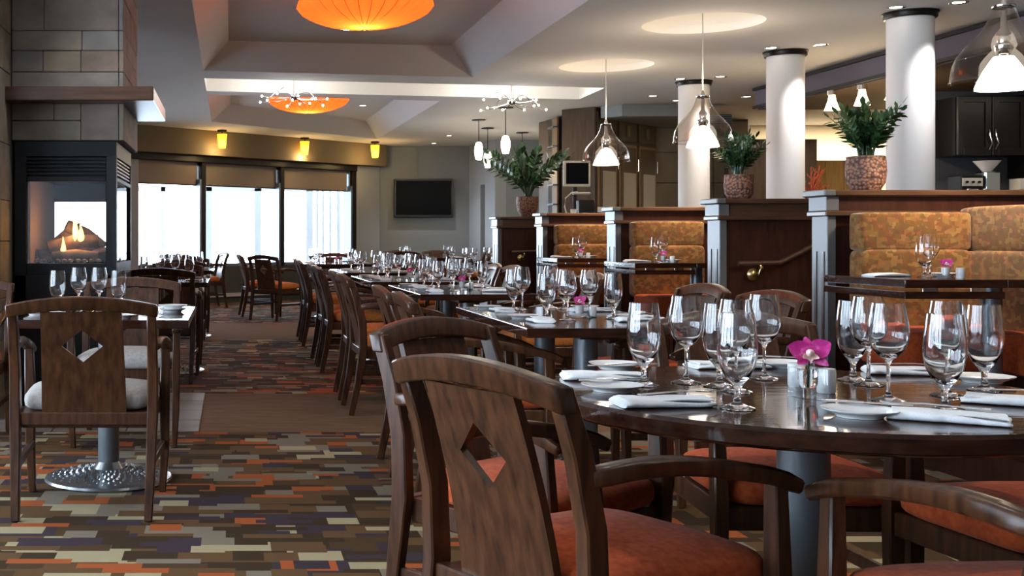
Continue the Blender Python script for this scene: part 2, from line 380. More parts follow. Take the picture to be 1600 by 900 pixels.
# outdoors seen through the panes
ob('outdoor_ground', B().box(-30, 30, 23, 70, -1.2, -1.0), OUTGROUND, kind='structure', label='pale snowy ground outside the windows', category='ground')
for px, w_ in ((255, .10), (325, .18), (403, .16), (484, .16), (496, .06), (505, .06), (516, .06), (529, .08)):
    d = 27.0; x = (px-VX)*d/F
    ob('outdoor_post', B().box(x-w_/2, x+w_/2, d, d+w_, -1, 2.3), OUTPALE, label='thin pale post outside the right-hand window, %s from the left' % {484:'first',496:'second',505:'third',516:'fourth',529:'fifth'}[px] if px > 480 else 'pale thick post outside the '+('left' if px < 300 else 'middle')+' window'+(', left one' if px == 325 else ', right one' if px == 403 else ''), category='post', group='terrace posts outside')
ob('outdoor_beam', B().box(-5, 6, 27, 27.3, 2.2, 2.32), OUTPALE, label='pale terrace roof beam outside the windows', category='beam')
hb = B(); pts = [(-8+.3*k, max(0, 1.1*math.exp(-((k-10)/5)**2))) for k in range(26)]
hb.loft([[(x, 60, -1), (x, 60, .2+z), (x, 64, .2+z), (x, 64, -1)] for x, z in pts]); ob('hill', hb, OUTHILL, label='hazy grey hill far outside the left-hand window', category='hill')
# TV wall and the walls right of it
tvy = 22.35
struct('wall_television', B().box(2.7, 4.7, tvy, tvy+.2, 0, CZ), TVWALL, 'slate grey wall carrying the television')
sw = B(); 
sw.prism([(4.62, tvy+.1), (4.72, 21.75), (4.95, 21.75), (4.95, tvy+.1)], 0, CZ); sw.prism([(4.74, 21.45), (4.80, 20.9), (5.0, 20.9), (4.97, 21.45)], 0, CZ)
sw.prism([(4.72, 21.75), (4.74, 21.45), (4.97, 21.45), (4.95, 21.75)], 2.1, CZ)
struct('wall_niche', sw, PILAST, 'pale grey return wall with a narrow doorway')
struct('wall_back', B().box(5.0, 12, 20.9, 21.1, 0, CZ), TVWALL, 'grey back wall behind the pendant lamps')
struct('wall_passage', B().box(5.6, 5.7, 21.1, 23, 0, CZ).box(4.9, 5.6, 22.5, 22.6, 0, CZ), TVWALL, 'grey passage wall beyond the doorway')
struct('wall_conduit', B().box(3.60, 3.63, tvy-.015, tvy, 2.0, CZ).box(3.68, 3.70, tvy-.012, tvy, 2.0, CZ), TVWALL, 'slim grey cable cover above the television', 'trim')
# left wall with big windows beside the camera, wall behind the camera, right wall
def wall_with_windows(name, label, x, y0, y1, wins, z0, z1, axis):
    b = B()
    def seg(a, c, p, q):
        b.box(x-.2, x, a, c, p, q) if axis == 'x' else b.box(a, c, x-.2, x, p, q)
    last = y0
    for a, c in wins:
        seg(last, a, 0, 3.3); seg(a, c, 0, z0); seg(a, c, z1, 3.3); last = c
    seg(last, y1, 0, 3.3); return struct(name, b, PILAST, label)
lw = [(-2.6, -.5), (-.2, 1.9), (2.2, 4.3), (4.6, 6.7)]
wall_with_windows('wall_left', 'pale grey side wall with tall windows left of the tables', -4.3, -3.5, 17, lw, .5, 2.55, 'x')
for i, (a, c) in enumerate(lw):
    w = thing('window_%d' % (6+i), 'tall side window in the left wall, out of frame', 'window', (-4.3, 0, 0), kind='structure')
    ob('frame', B().box(-.15, -.08, a, a+.05, .5, 2.55).box(-.15, -.08, c-.05, c, .5, 2.55).box(-.15, -.08, a, c, .5, .55).box(-.15, -.08, a, c, 2.5, 2.55).box(-.15, -.08, (a+c)/2-.03, (a+c)/2+.03, .5, 2.55), ALU, w)
    ob('pane', B().box(-.12, -.114, a, c, .5, 2.55), PANE, w)
    portal((-4.25, (a+c)/2, 1.52), (0, -PI/2, 0), (2.05, c-a))
struct('wall_rear', B().box(-4.5, 11.4, -3.5, -3.3, 0, 3.4), PILAST, 'plain wall behind the camera')
struct('wall_right', B().box(11.2, 11.4, -3.5, 21, 0, 3.4), CREAM, 'cream side wall at the far right of the bar')
# ------------------------------------------------------------------ bar side: soffit, bulkhead, far walls
struct('ceiling_soffit', B().box(6.2, 11.2, 2.0, 13.6, 2.64, CZ-.002), PURPLE, 'muted purple dropped soffit along the bar', 'soffit')
struct('trim_1', B().box(6.17, 6.2, 2.0, 13.62, CZ-.045, CZ-.01).box(6.17, 6.2, 2.0, 13.62, 2.625, 2.66), DARKTRIM, 'dark edge strips along the purple soffit', 'trim')
struct('ceiling_bar', B().box(6.22, 11.2, 2.0, 13.58, 2.615, 2.638), CABW, 'brown panelled ceiling under the purple soffit', 'ceiling')
tw = struct('wall_tiled', B().box(6.2, 7.75, 17.25, 17.4, 0, CZ), MORTAR, 'beige stone tiled wall behind the white columns')
for i in range(3):
    for j in range(5): ob('wall_tile', B().box(6.2+i*.516, 6.2+i*.516+.506, 17.225, 17.25, .55+j*.46, .55+j*.46+.45), TILEB, tw, bevel=.004)
struct('wall_darkwood', B().box(7.05, 8.3, 16.3, 16.45, 0, 2.5), CABW, 'dark brown timber screen behind the plant')
struct('wall_cream', B().box(8.2, 11.2, 18.2, 18.4, 0, 3.3), CREAM, 'cream lit wall at the back of the bar')
pw = struct('wall_oak', B().box(7.9, 9.55, 16.9, 16.95, 0, 2.24), CABW, 'amber oak panelled counter front at the back of the bar')
for i in range(6): ob('oak_panel', B().box(7.9+i*.275, 7.9+i*.275+.271, 16.885, 16.9, 0, 2.24), AMBER, pw, bevel=.003)

# ------------------------------------------------------------------ stone fireplace
fx0, fx1, fy0, fy1 = -1.425, -.696, 7.5, 8.6
fp = thing('stone_fireplace', 'grey brown stone fireplace with black glazed firebox and wooden mantel', 'fireplace')
ob('core', B().box(fx0+.03, fx1-.03, fy0+.03, fy1-.03, 1.74, CZ), MORTAR, fp)
rr = random.Random(5)
def stone(x0, x1, y0, y1, z0, z1):
    g = .0015; ob('stone_block', B().box(x0+g, x1-g, y0, y1, z0+g, z1-g), rr.choice(STONES[:3]), fp, bevel=.004)
zz = [2.06, 2.18, 2.32, 2.45, 2.66, 2.80, CZ]
splits = [(.97,), (.28, .62), (.63,), (.29,), (.55,), (.5,)]
for k in range(6):
    ss = [0]+[q for q in splits[k] if q < .95]+[1]
    for a, c in zip(ss, ss[1:]):
        pr = rr.uniform(0, .006); stone(fx0+a*(fx1-fx0), fx0+c*(fx1-fx0)-(.03 if c == 1 else 0), fy0-pr, fy0+.03, zz[k], zz[k+1])
    ss = [0, .5+.22*math.sin(k*2.1), 1]
    for a, c in zip(ss, ss[1:]):
        stone(fx1-.03, fx1+rr.uniform(0, .005), fy0-(.004 if a == 0 else 0)+a*(fy1-fy0), fy0+c*(fy1-fy0), zz[k], zz[k+1])
for (a, c, z0, z1) in ((0, .38, 1.865, 2.0), (0, .62, 1.735, 1.865), (.62, 1, 1.735, 2.0), (.38, .62, 1.865, 2.0)):
    stone(fx0+a*(fx1-fx0), fx0+c*(fx1-fx0)-(.03 if c == 1 else 0), fy0-rr.uniform(0, .006), fy0+.03, z0, z1)
for a, c in ((0, .55), (.55, 1)): stone(fx1-.03, fx1+.004, fy0-.004*(a == 0)+a*(fy1-fy0), fy0+c*(fy1-fy0), 1.735, 2.0)
ob('mantel_shelf', B().box(fx0-.02, -.487, 7.3, 8.62, 1.972, 2.062), CAP, fp, bevel=.006, label='brown wooden mantel shelf')
X0, X1, Y0, Y1, ZT, ZB = -1.408, -.742, 7.5, 8.62, 1.733, .62
fbx = ob('firebox', B().box(X0, X1, Y0, Y1, ZT-.10, ZT).box(X0, X0+.08, Y0, Y1, ZB, ZT-.10).box(X1-.07, X1, Y0, Y0+.06, ZB, ZT-.1).box(X1-.05, X1, Y1-.06, Y1, ZB, ZT-.1)
   .box(X0+.08, X1-.07, Y0, Y0+.05, .86, .935).box(X0+.08, X1-.07, Y0, Y0+.05, 1.47, 1.50).box(X1-.05, X1, Y0+.06, Y1-.06, .86, .935).box(X1-.05, X1, Y0+.06, Y1-.06, 1.47, 1.50)
   .box(X0, X1, Y0, Y1, ZB-.62, .86), BLACKM, fp, bevel=.004)
for k in range(5):
    ob('louvre', B().box(X0+.08, X1-.07, Y0+.01, Y0+.03, 1.515+k*.024, 1.515+k*.024+.012), BLACKM, fbx)
for k in range(5):
    ob('side_louvre', B().box(X1-.03, X1-.005, Y0+.08, Y1-.08, 1.515+k*.024, 1.515+k*.024+.010), ALU, fbx)
ob('backing_plate', B().box(X0+.08, X1-.07, Y0+.06, Y1-.05, 1.50, 1.63), BLACKM, fbx)
ob('front_glass', B().box(X0+.08, X1-.07, Y0+.02, Y0+.024, .935, 1.47), FIREGLASS, fbx)
ob('side_glass', B().box(X1-.02, X1-.016, Y0+.06, Y1-.06, .935, 1.47), FIREGLASS, fbx)
ob('rear_frame', B().box(X0+.08, X1-.05, Y1-.05, Y1, 1.37, 1.5).box(X0+.08, X1-.05, Y1-.05, Y1, .86, .98), BLACKM, fbx)
ob('rear_glass', B().box(X0+.08, X1-.05, Y1-.024, Y1-.02, .98, 1.37), FIREGLASS, fbx)
ob('brick_liner', B().box(X0+.08, X0+.10, Y0+.03, Y1-.03, .87, 1.5), FIREBRICK, fbx)
for k, (x, y, z, a, ln, r) in enumerate(((-1.16, 7.82, 1.00, .45, .30, .055), (-.94, 7.84, 1.00, -.4, .28, .055), (-1.06, 7.78, 1.06, .15, .34, .05), (-1.0, 7.95, 1.11, -.55, .30, .05), (-1.13, 7.95, 1.10, .6, .26, .05), (-.87, 7.80, .985, .2, .14, .045),
        (-1.22, 7.80, .975, -.1, .16, .045), (-1.04, 7.72, .975, 0, .30, .04))):
    dx, dz = math.cos(a)*ln/2, math.sin(a)*ln/2
    ob('fire_log', B().tube([(x-dx, y-.03, z-dz), (x, y+.01, z+.012), (x+dx, y+.02, z+dz)], [r*.85, r, r*.8], 9), LOGM, fp, smooth=50)
def flame(x, y, z, h, w):
    b = B(); b.lathe([(.001, 0), (w*.8, h*.12), (w, h*.28), (w*.6, h*.55), (w*.25, h*.8), (.001, h)], 8)
    b.v = [(v[0]+x+.25*w*math.sin(v[2]*25), v[1]*.5+y, v[2]+z) for v in b.v]; ob('flame', b, EMBER, fp, smooth=60)
flame(-1.045, 7.74, 1.08, .21, .02); flame(-1.01, 7.75, 1.07, .13, .024); flame(-1.12, 7.70, .99, .12, .018); flame(-.97, 7.76, .94, .07, .02)
light('fire_glow', 'POINT', (-1.05, 7.72, 1.16), 2.5, (1, .5, .15), .05)
for k in range(10):
    ob('ember', B().lathe([(.001, 0), (.018, .008), (.02, .02), (.001, .03)], 7, (-1.28+.045*k, 7.62+.03*math.sin(k*2.3), .935)), LOGM, fp)
# stone pillar left of the fireplace
pl = thing('stone_pillar', 'ochre stone pillar at the left edge beside the fireplace', 'pillar', (0, 0, 0))
ob('core', B().box(-2.0, -1.445, 6.95, 7.47, 0, CZ).box(-2.0, -1.427, 7.47, 8.62, 0, CZ), MORTAR, pl)
z = 0
while z < CZ-.01:
    h = min(rr.choice((.26, .36, .46)), CZ-z)
    sp_ = rr.uniform(.35, .65)
    for a, c in ((6.93, 6.93+.56*sp_), (6.93+.56*sp_, 7.495)): ob('stone_block', B().box(-1.445, -1.428, a+.002, c-.002, z+.002, z+h-.002), rr.choice(STONES[1:]), pl, bevel=.003)
    ob('stone_block', B().box(-2.0, -1.43, 6.91, 6.95, z+.002, z+h-.002), rr.choice(STONES[1:]), pl, bevel=.003)
    z += h

# ------------------------------------------------------------------ booth partitions, platforms, benches
plat = struct('floor_platform', B().box(3.34, 4.55, 2.5, 6.37, .001, .15).box(3.34, 4.55, 7.97, 9.87, .001, .15).box(3.34, 4.55, 10.1, 12.17, .001, .15), PANEL, 'raised dark plinth under the booths', 'platform')
struct('wall_pony', B().box(4.55, 4.7, 2.5, 14.4, 0, 1.33), PANEL, 'low dark wall behind the booths')
PT = 1.365
def partition(y0, y1, name_label, light_band):
    t = thing('booth_partition', name_label, 'partition', (3.3, y0, 0), 0, 'dark wood partitions between the booths'); w = y1-y0
    ob('panel', B().box(.05, 1.25, .02, w-.02, 0, PT-.13), PANEL, t)
    e = ob('end_post', B().box(0, .05, 0, w, 0, PT-.14), ENDP, t, bevel=.004, label='grey lit end post')
    for s in (.18, .66): ob('inset_strip', B().box(-.004, .0, w*s, w*(s+.14), .2, PT-.34), PANEL, e)
    ob('frieze', B().box(.05, 1.25, .0, w, PT-.115, PT-.035), CAP if light_band else PANEL, t)
    ob('post_block', B().box(-.012, .06, -.012, w+.012, PT-.115, PT-.035), ENDP, t, bevel=.003)
    ob('lower_moulding', B().box(-.02, 1.25, -.02, w+.02, PT-.145, PT-.115), CAP, t, bevel=.006)
    ob('cap', B().box(-.03, 1.25, -.035, w+.035, PT-.035, PT), CAP, t, bevel=.008)
    ob('cap_end', B().box(-.036, .03, -.04, w+.04, PT-.034, PT+.002), ENDP, t, bevel=.006)
    return t
partition(6.37, 6.54, 'dark wood booth partition nearest the camera, with potted plant on it', False)
partition(7.77, 7.97, 'second booth partition with wooden handrail on its dark panel', True)
partition(9.87, 10.10, 'third booth partition between the middle and far booths', False)
partition(12.17, 12.42, 'fourth booth partition with monitor standing above it', False)
partition(14.22, 14.5, 'farthest booth partition with potted plant and brass rail bracket', True)
def cushion(b, x0, x1, y0, y1, z0, z1, r=.05, n=4):     # pillowy block
    nx, nz = 6, 4; pts = []
    cx, cy_, cz = (x0+x1)/2, (y0+y1)/2, (z0+z1)/2; hx, hy, hz = (x1-x0)/2, (y1-y0)/2, (z1-z0)/2
    rings = []
    for i in range(13):
        t = -PI/2 + PI*i/12; ring = []
        for k in range(28):
            a = 2*PI*k/28
            def se(v, e): return math.copysign(abs(v)**e, v)
            ring.append((cx+hx*se(math.cos(t), .14)*se(math.cos(a), .12), cy_+hy*se(math.cos(t), .14)*se(math.sin(a), .2), cz+hz*se(math.sin(t), .16)))
        rings.append(ring)
    return b.loft(rings)
def bench(y, lab, side):
    t = thing('booth_bench', lab, 'bench', (3.4, y, .15), 0, 'upholstered booth benches'); 
    ob('back_cushion_upper', cushion(B(), 0, .60, -.15, -.01, .88, 1.09), BENCH, t, smooth=60)
    ob('back_cushion_lower', cushion(B(), 0, .60, -.16, -.01, .45, .89), BENCH, t, smooth=60)
    ob('seat_cushion', cushion(B(), 0, .62, -.62, -.10, .28, .48), RUST, t, smooth=60)
    ob('plinth', B().box(.02, 1.12, -.56, -.02, .0, .29), PANEL, t)
    if side:
        ob('side_cushion_upper', cushion(B(), .60, .74, -2.0, -.01, .88, 1.12), BENCH, t, smooth=60)
        ob('side_cushion_lower', cushion(B(), .59, .74, -2.0, -.01, .45, .885), BENCH, t, smooth=60)
        ob('side_seat', cushion(B(), .42, .62, -2.0, -.60, .28, .475), RUST, t, smooth=60)
        ob('side_plinth', B().box(.45, 1.1, -2.0, -.57, .0, .29).box(.74, 1.1, -2, -.01, .29, 1.05), PANEL, t)
    return t
bench(6.355, 'gold brown patterned corner bench in the nearest booth', True)
bench(9.855, 'gold brown patterned bench in the middle booth', False)
bench(12.155, 'gold brown patterned bench in the far booth', False)
def handrail(x0, y, lab):
    t = thing('handrail', lab, 'handrail', (x0, y, 0), 0, 'handrails beside the booth steps')
    b = B().tube([(0, -.06, .93), (.28, -.06, .935), (.56, -.06, 1.075), (.62, -.06, 1.10)], .017, 10); ob('rail', b, CAP, t, smooth=50)
    br = B().lathe([(.001, -.012), (.035, -.008), (.043, 0), (.035, .014), (.001, .018)], 16).xf(Matrix.Translation((.12, -.015, .855)) @ Matrix.Rotation(PI/2, 4, 'X'))
    br.tube([(.12, -.02, .855), (.13, -.06, .865), (.155, -.065, .895), (.15, -.06, .92)], .011, 8); ob('bracket', br, BRASS, t, smooth=60, label='round brass wall bracket')
handrail(3.40, 7.77, 'wooden handrail with brass bracket on the second partition')
handrail(3.46, 14.22, 'wooden handrail with brass bracket on the farthest partition')

# ------------------------------------------------------------------ tables
def pedestal(t, x, y, z1, r=.05, base=True, br=.29):
    ob('pedestal', B().lathe([(r, .03), (r, z1)], 24, (x, y, 0)), STEEL, t, smooth=40)
    if base:
        bo = ob('table_base', B().lathe([(br*.97, 0), (br, .008), (br*.98, .018), (br*.9, .024), (br*.5, .036), (br*.24, .055), (r*1.02, .085)], 48, (x, y, .0005), capb=True), IRON, t, smooth=40)
        rb = B()
        for ring in range(7):
            rad = br*(.30+.093*ring); hz = .052-.0045*ring
            for k in range(28):
                a = 2*PI*(k+.5*(ring % 2))/28; s_ = .0055+.0011*ring
                c, s2 = math.cos(a), math.sin(a); px, py = x+rad*c, y+rad*s2
                rb.add([(px+c*s_*1.3, py+s2*s_*1.3, hz-.008), (px-s2*s_, py+c*s_, hz-.006), (px-c*s_*1.3, py-s2*s_*1.3, hz), (px+s2*s_, py-c*s_, hz-.006), (px, py, hz+.006)], [(0, 1, 4), (1, 2, 4), (2, 3, 4), (3, 0, 4)])
        ob('relief', rb, IRON, bo)
def square_table(name, lab, x0, x1, y0, y1, peds, grp, z=.75, base=True):
    cx, cy_ = (x0+x1)/2, (y0+y1)/2
    t = thing(name, lab, 'table', (cx, cy_, 0), 0, grp); hx, hy = (x1-x0)/2, (y1-y0)/2
    ob('table_top', B().box(-hx, hx, -hy, hy, z-.038, z), TABLE, t, bevel=.004, seg=2)
    ob('under_frame', B().box(-hx+.3, hx-.3, -hy+.3, hy-.3, z-.07, z-.038), PANEL, t)
    for px, py in peds: pedestal(t, px-cx, py-cy_, z-.07, .048, base)
    return t
rt = thing('round_table', 'large round dark polished table in the foreground', 'table', (1.293, 2.60, 0))
rt_r = .56
ob('table_top', B().lathe([(.001, .708), (rt_r-.012, .708), (rt_r, .716), (rt_r, .742), (rt_r-.006, .75), (.001, .75)], 96), TABLE, rt, smooth=35)
ob('apron', B().lathe([(rt_r-.3, .68), (rt_r-.3, .708)], 64, capb=True), PANEL, rt, smooth=40)
pedestal(rt, 0, 0, .69, .055)
RT = 'dark dining tables of the right row'; LT = 'dark dining tables of the left row'
TB = {}
square_table('square_table', 'dark square table right behind the round foreground table', 1.15, 1.87, 4.47, 5.87, ((1.50, 4.86), (1.50, 5.5)), RT)
square_table('square_table', 'third dark table of the right row', 1.18, 1.9, 7.16, 8.6, ((1.54, 7.5), (1.54, 8.2)), RT)
square_table('square_table', 'fourth dark table of the right row', 1.12, 1.9, 9.2, 10.7, ((1.5, 9.5), (1.5, 10.3)), RT)
square_table('square_table', 'fifth dark table of the right row', 1.12, 1.9, 11.6, 13.0, ((1.5, 12.3),), RT)
square_table('square_table', 'far dark table near the windows with two chairs by the aisle', .95, 1.95, 15.5, 16.6, ((1.45, 16.0),), RT)
square_table('square_table', 'dark table below the television', 2.9, 4.2, 20.2, 21.0, ((3.5, 20.6),), RT)
square_table('square_table', 'dark table under the white pendant lamps', 3.25, 4.1, 16.4, 17.2, ((3.68, 16.8),), RT)
square_table('square_table', 'dark square table in front of the near left armchair', -.93, -.18, 4.92, 5.89, ((-.555, 5.25),), LT)
square_table('square_table', 'second dark table of the left row beside the fireplace', -.90, -.18, 9.1, 10.0, ((-.50, 9.5),), LT)
square_table('square_table', 'third dark table of the left row', -.90, -.18, 12.4, 13.3, ((-.5, 12.85),), LT)
square_table('square_table', 'farthest dark table of the left row by the windows', -1.1, -.35, 16.2, 17.1, ((-.72, 16.65),), LT)
def booth_table(y, lab):
    t = thing('booth_table', lab, 'table', (3.08, y, .15), 0, 'drop leaf tables in the booths')
    ob('table_top', B().box(.47, .87, 0, .72, .722, .76), TABLE, t, bevel=.003)
    lf = ob('drop_leaf', B().box(0, .466, 0, .72, .722, .76), TABLE, t, bevel=.003)
    ob('folded_leaf', B().box(0, .46, .0, .72, .672, .705), TABLE, t, bevel=.003)
    for k in (.08, .30):
        ob('hinge', B().box(k, k+.07, -.004, .0, .706, .721), SILVER, lf)
    ob('pedestal', B().lathe([(.045, .03), (.045, .722)], 20, (.58, .28, 0)), STEEL, t, smooth=40)
    ob('foot', B().lathe([(.14, 0), (.14, .015), (.06, .035), (.045, .06)], 28, (.58, .28, 0), capb=True), IRON, t, smooth=40)
booth_table(5.26, 'dark drop leaf table in the nearest booth')
booth_table(8.77, 'dark drop leaf table in the middle booth')
booth_table(10.86, 'dark drop leaf table in the far booth')

# ------------------------------------------------------------------ armchairs
def chair_meshes():
    R = {}
    hw = .255
    def post(s):
        pts = [(s*(hw-.012), -.055, 0), (s*(hw-.006), -.015, .20), (s*hw, .018, .42), (s*hw, .012, .58), (s*hw, -.02, .72), (s*hw, -.062, .835)]
        return B().bar(pts, [.030, .036, .040, .038, .036, .034], [.034, .042, .052, .05, .046, .040], up=(0, 1, 0))
    R['post_r'] = post(1).mesh('back_post', 40, .004); R['post_l'] = post(-1).mesh('back_post', 40, .004)
    rings = []; n = 16
    for k in range(n+1):
        u = -1+2*k/n; x = u*(hw+.022); c = 1-u*u; zt = .842+.034*c; zb = .792+.030*c; y = -.060-.028*c
        rings.append([(x, y-.022+.006, zb), (x, y+.018+.006, zb), (x, y+.016-.006, zt), (x, y-.024-.006, zt)])
    R['rail'] = B().loft(rings).mesh('top_rail', 40, .005)
    zt, zb = .815, .395; sp = B(); M_ = [(-.148, zt), (.148, zt), (.158, zb), (-.158, zb)]; Hh = [(0, .745), (.076, .680), (0, .615), (-.076, .680)]
    def yy(x, z):
        t = (z-.4)/.42; return .025 - .085*t**1.5 if t > 0 else .025
    def yz(x, z): return yy(x, z) - .026*max(0, (z-.4)/.42)*(1-(x/.28)**2)
    # strips between outer edge and hole, subdivided in height so that the splat follows the rake
    zs = [zb+(zt-zb)*i/20 for i in range(21)]
    zs = sorted(set(zs+[.615, .680, .745]))
    def edge(z): return .158+(.148-.158)*(z-zb)/(zt-zb)
    def hole(z):
        return max(0, .076*(1-abs(z-.680)/.065))
    for sgn in (-1, 1):
        for za, zc in zip(zs, zs[1:]):
            xs = []
            for z in (za, zc): xs.append((hole(z), (hole(z)+edge(z))/2, edge(z)))
            for j in range(2):
                q = [(sgn*xs[0][j], za), (sgn*xs[0][j+1], za), (sgn*xs[1][j+1], zc), (sgn*xs[1][j], zc)]
                fr = [(x, yz(x, z)-.009, z) for x, z in q]; bk = [(x, yz(x, z)+.009, z) for x, z in q]
                f = [(0, 1, 2, 3), (7, 6, 5, 4)]
                if j == 1: f.append((1, 5, 6, 2))
                if j == 0 and (hole(za) > 0 or hole(zc) > 0): f.append((3, 7, 4, 0))
                sp.add(fr+bk, f)
    sp.add([(-.158, .016, zb), (.158, .016, zb), (.158, .034, zb), (-.158, .034, zb)], [(0, 1, 2, 3)])
    R['splat'] = sp.mesh('splat', 35)
    R['back_rail'] = B().box(-hw+.01, hw-.01, .0, .035, .365, .415).mesh('back_rail', None, .004)
    def fleg(s):
        x = s*.275
        return B().bar([(x-s*.01, .475, 0), (x, .48, .20), (x, .48, .43), (x+s*.004, .47, .635)], [.028, .036, .042, .034], [.028, .038, .046, .036], up=(0, 1, 0))
    R['leg_r'] = fleg(1).mesh('front_leg', 40, .004); R['leg_l'] = fleg(-1).mesh('front_leg', 40, .004)
    def arm(s):
        pts = []
        for k in range(13):
            u = k/12; y = .0+.525*u; x = s*(.258+.024*math.sin(u*PI*.6)); z = .665+.022*math.sin(u*PI*1.25+.35)-.012*u-.0*u
            if u > .8: z -= .02*((u-.8)/.2)**2
            pts.append((x, y, z))
        return B().bar(pts, [.034]+[.046]*11+[.05], [.034]*12+[.028])
    R['arm_r'] = arm(1).mesh('arm', 45, .006); R['arm_l'] = arm(-1).mesh('arm', 45, .006)
    R['frame'] = B().prism([(-.235, .03), (.235, .03), (.262, .49), (-.262, .49)], .35, .412).mesh('seat_frame', None, .004)
    sr = B()
    R['str_r'] = B().bar([(.245, .0, .21), (.268, .475, .21)], .02, .034).mesh('side_stretcher', None, .003)
    R['str_l'] = B().bar([(-.245, .0, .21), (-.268, .475, .21)], .02, .034).mesh('side_stretcher', None, .003)
    def seat():
        b = B(); rings = []
        for i in range(15):
            t = -PI/2+PI*i/14; ring = []
            for k in range(36):
                a = 2*PI*k/36
                se = lambda v, e: math.copysign(abs(v)**e, v)
                ct = abs(math.cos(t))**.35; x = se(math.cos(a), .32)*ct; y = se(math.sin(a), .32)*ct
                zz_ = .448+.042*se(math.sin(t), .6)
                if math.sin(t) > 0: zz_ += .022*(1-x*x)*(1-y*y)
                ring.append((x*(.238+.028*(y+1)/2), .275+y*.235, zz_))
            rings.append(ring)
        return b.loft(rings)
    R['seat'] = {}
    for nm, m in (('rust', RUST), ('amber', AMBSEAT), ('grey', GREYSEAT)):
        me = seat().mesh('seat_cushion', 70); me.materials.append(m); R['seat'][nm] = me
    return R
CH = chair_meshes()
def chair(x, y, fx, fy, lab, seat='rust', grp='walnut armchairs of the right row', sc=.89):
    t = thing('armchair', lab, 'chair', (x, y, 0), math.atan2(-fx, fy), grp); t.scale = (sc, 1, 1)
    for n_, k in (('back_post', 'post_r'), ('back_post', 'post_l'), ('top_rail', 'rail'), ('splat', 'splat'), ('back_rail', 'back_rail'), ('front_leg', 'leg_r'), ('front_leg', 'leg_l'),
                  ('arm', 'arm_r'), ('arm', 'arm_l'), ('seat_frame', 'frame'), ('side_stretcher', 'str_r'), ('side_stretcher', 'str_l')):
        ob(n_, CH[k], WOOD, t)
    ob('seat_cushion', CH['seat'][seat], None, t); return t
# round table
FG = 'walnut armchairs around the round table'
def by_rail(xl, yl, xr, yr, lab, seat, grp):            # place by the two ends of the top rail, seen from behind
    cx, cy_ = (xl+xr)/2, (yl+yr)/2; dx, dy = xr-xl, yr-yl; l = math.hypot(dx, dy); fx, fy = -dy/l, dx/l
    return chair(cx+fx*.065, cy_+fy*.065, fx, fy, lab, seat, grp)
by_rail(.36, 2.43, .58, 2.0, 'walnut armchair nearest the camera, seen from behind, diamond cut-out in back', 'rust', FG)
by_rail(.765, 3.412, .39, 3.10, 'walnut armchair just behind the nearest one, left of the round table', 'rust', FG)
chair(1.415, 1.70, -.1, .995, 'walnut armchair cut off at the lower right edge of the photo', 'rust', FG)
chair(1.52, 3.43, -.04, -1, 'armchair on the far side of the round table facing the camera', 'rust', FG)
chair(2.18, 2.72, -1, -.1, 'armchair at the right end of the round table, mostly hidden', 'rust', FG)
RR = 'walnut armchairs of the right row'
for i, (y, tb, w) in enumerate(((4.84, 'second', 'near'), (5.52, 'second', 'far'), (7.36, 'third', 'near'), (8.02, 'third', 'far'), (9.62, 'fourth', 'near'), (10.28, 'fourth', 'far'), (11.95, 'fifth', 'near'), (12.6, 'fifth', 'far'))):
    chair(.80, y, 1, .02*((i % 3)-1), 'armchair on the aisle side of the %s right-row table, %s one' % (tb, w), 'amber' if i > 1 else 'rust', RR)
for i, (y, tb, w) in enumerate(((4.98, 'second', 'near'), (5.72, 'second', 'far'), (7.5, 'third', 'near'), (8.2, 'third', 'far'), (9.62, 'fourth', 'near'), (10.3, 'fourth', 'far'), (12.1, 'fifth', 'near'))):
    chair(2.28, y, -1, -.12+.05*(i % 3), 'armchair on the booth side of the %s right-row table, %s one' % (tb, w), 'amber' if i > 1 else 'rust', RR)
FR = 'walnut armchairs at the far end of the room'
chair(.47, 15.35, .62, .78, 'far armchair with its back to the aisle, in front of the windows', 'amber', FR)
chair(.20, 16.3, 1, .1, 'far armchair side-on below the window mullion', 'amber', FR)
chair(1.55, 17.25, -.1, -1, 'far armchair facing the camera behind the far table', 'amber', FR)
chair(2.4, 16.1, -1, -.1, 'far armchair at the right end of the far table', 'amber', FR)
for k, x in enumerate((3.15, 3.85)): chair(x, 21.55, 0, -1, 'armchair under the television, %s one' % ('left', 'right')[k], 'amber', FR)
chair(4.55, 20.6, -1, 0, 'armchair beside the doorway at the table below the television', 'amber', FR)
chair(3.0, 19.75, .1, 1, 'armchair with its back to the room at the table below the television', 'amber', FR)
LR = 'walnut armchairs of the left row'
chair(-.576, 4.52, 0, 1, 'large walnut armchair at the left seen straight from behind, grey seat', 'grey', LR, 1.06)
chair(-.56, 6.52, 0, -1, 'left-row armchair facing the camera across the near left table', 'grey', LR, 1.0)
chair(-.54, 8.75, .02, 1, 'left-row armchair right of the fireplace seen from behind', 'grey', LR, 1.0)
chair(-.50, 10.5, 0, -1, 'left-row armchair facing the camera behind the second left table', 'grey', LR)
chair(-.52, 11.95, 0, 1, 'left-row armchair with its back to the camera at the third left table', 'grey', LR)
chair(-.50, 13.9, 0, -1, 'left-row armchair facing the camera behind the third left table', 'grey', LR)
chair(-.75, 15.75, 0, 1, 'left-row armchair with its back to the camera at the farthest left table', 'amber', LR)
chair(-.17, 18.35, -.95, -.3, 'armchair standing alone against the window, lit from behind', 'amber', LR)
chair(-1.47, 6.45, 0, -1, 'armchair with orange seat cut off at the left edge of the photo', 'amber', LR)

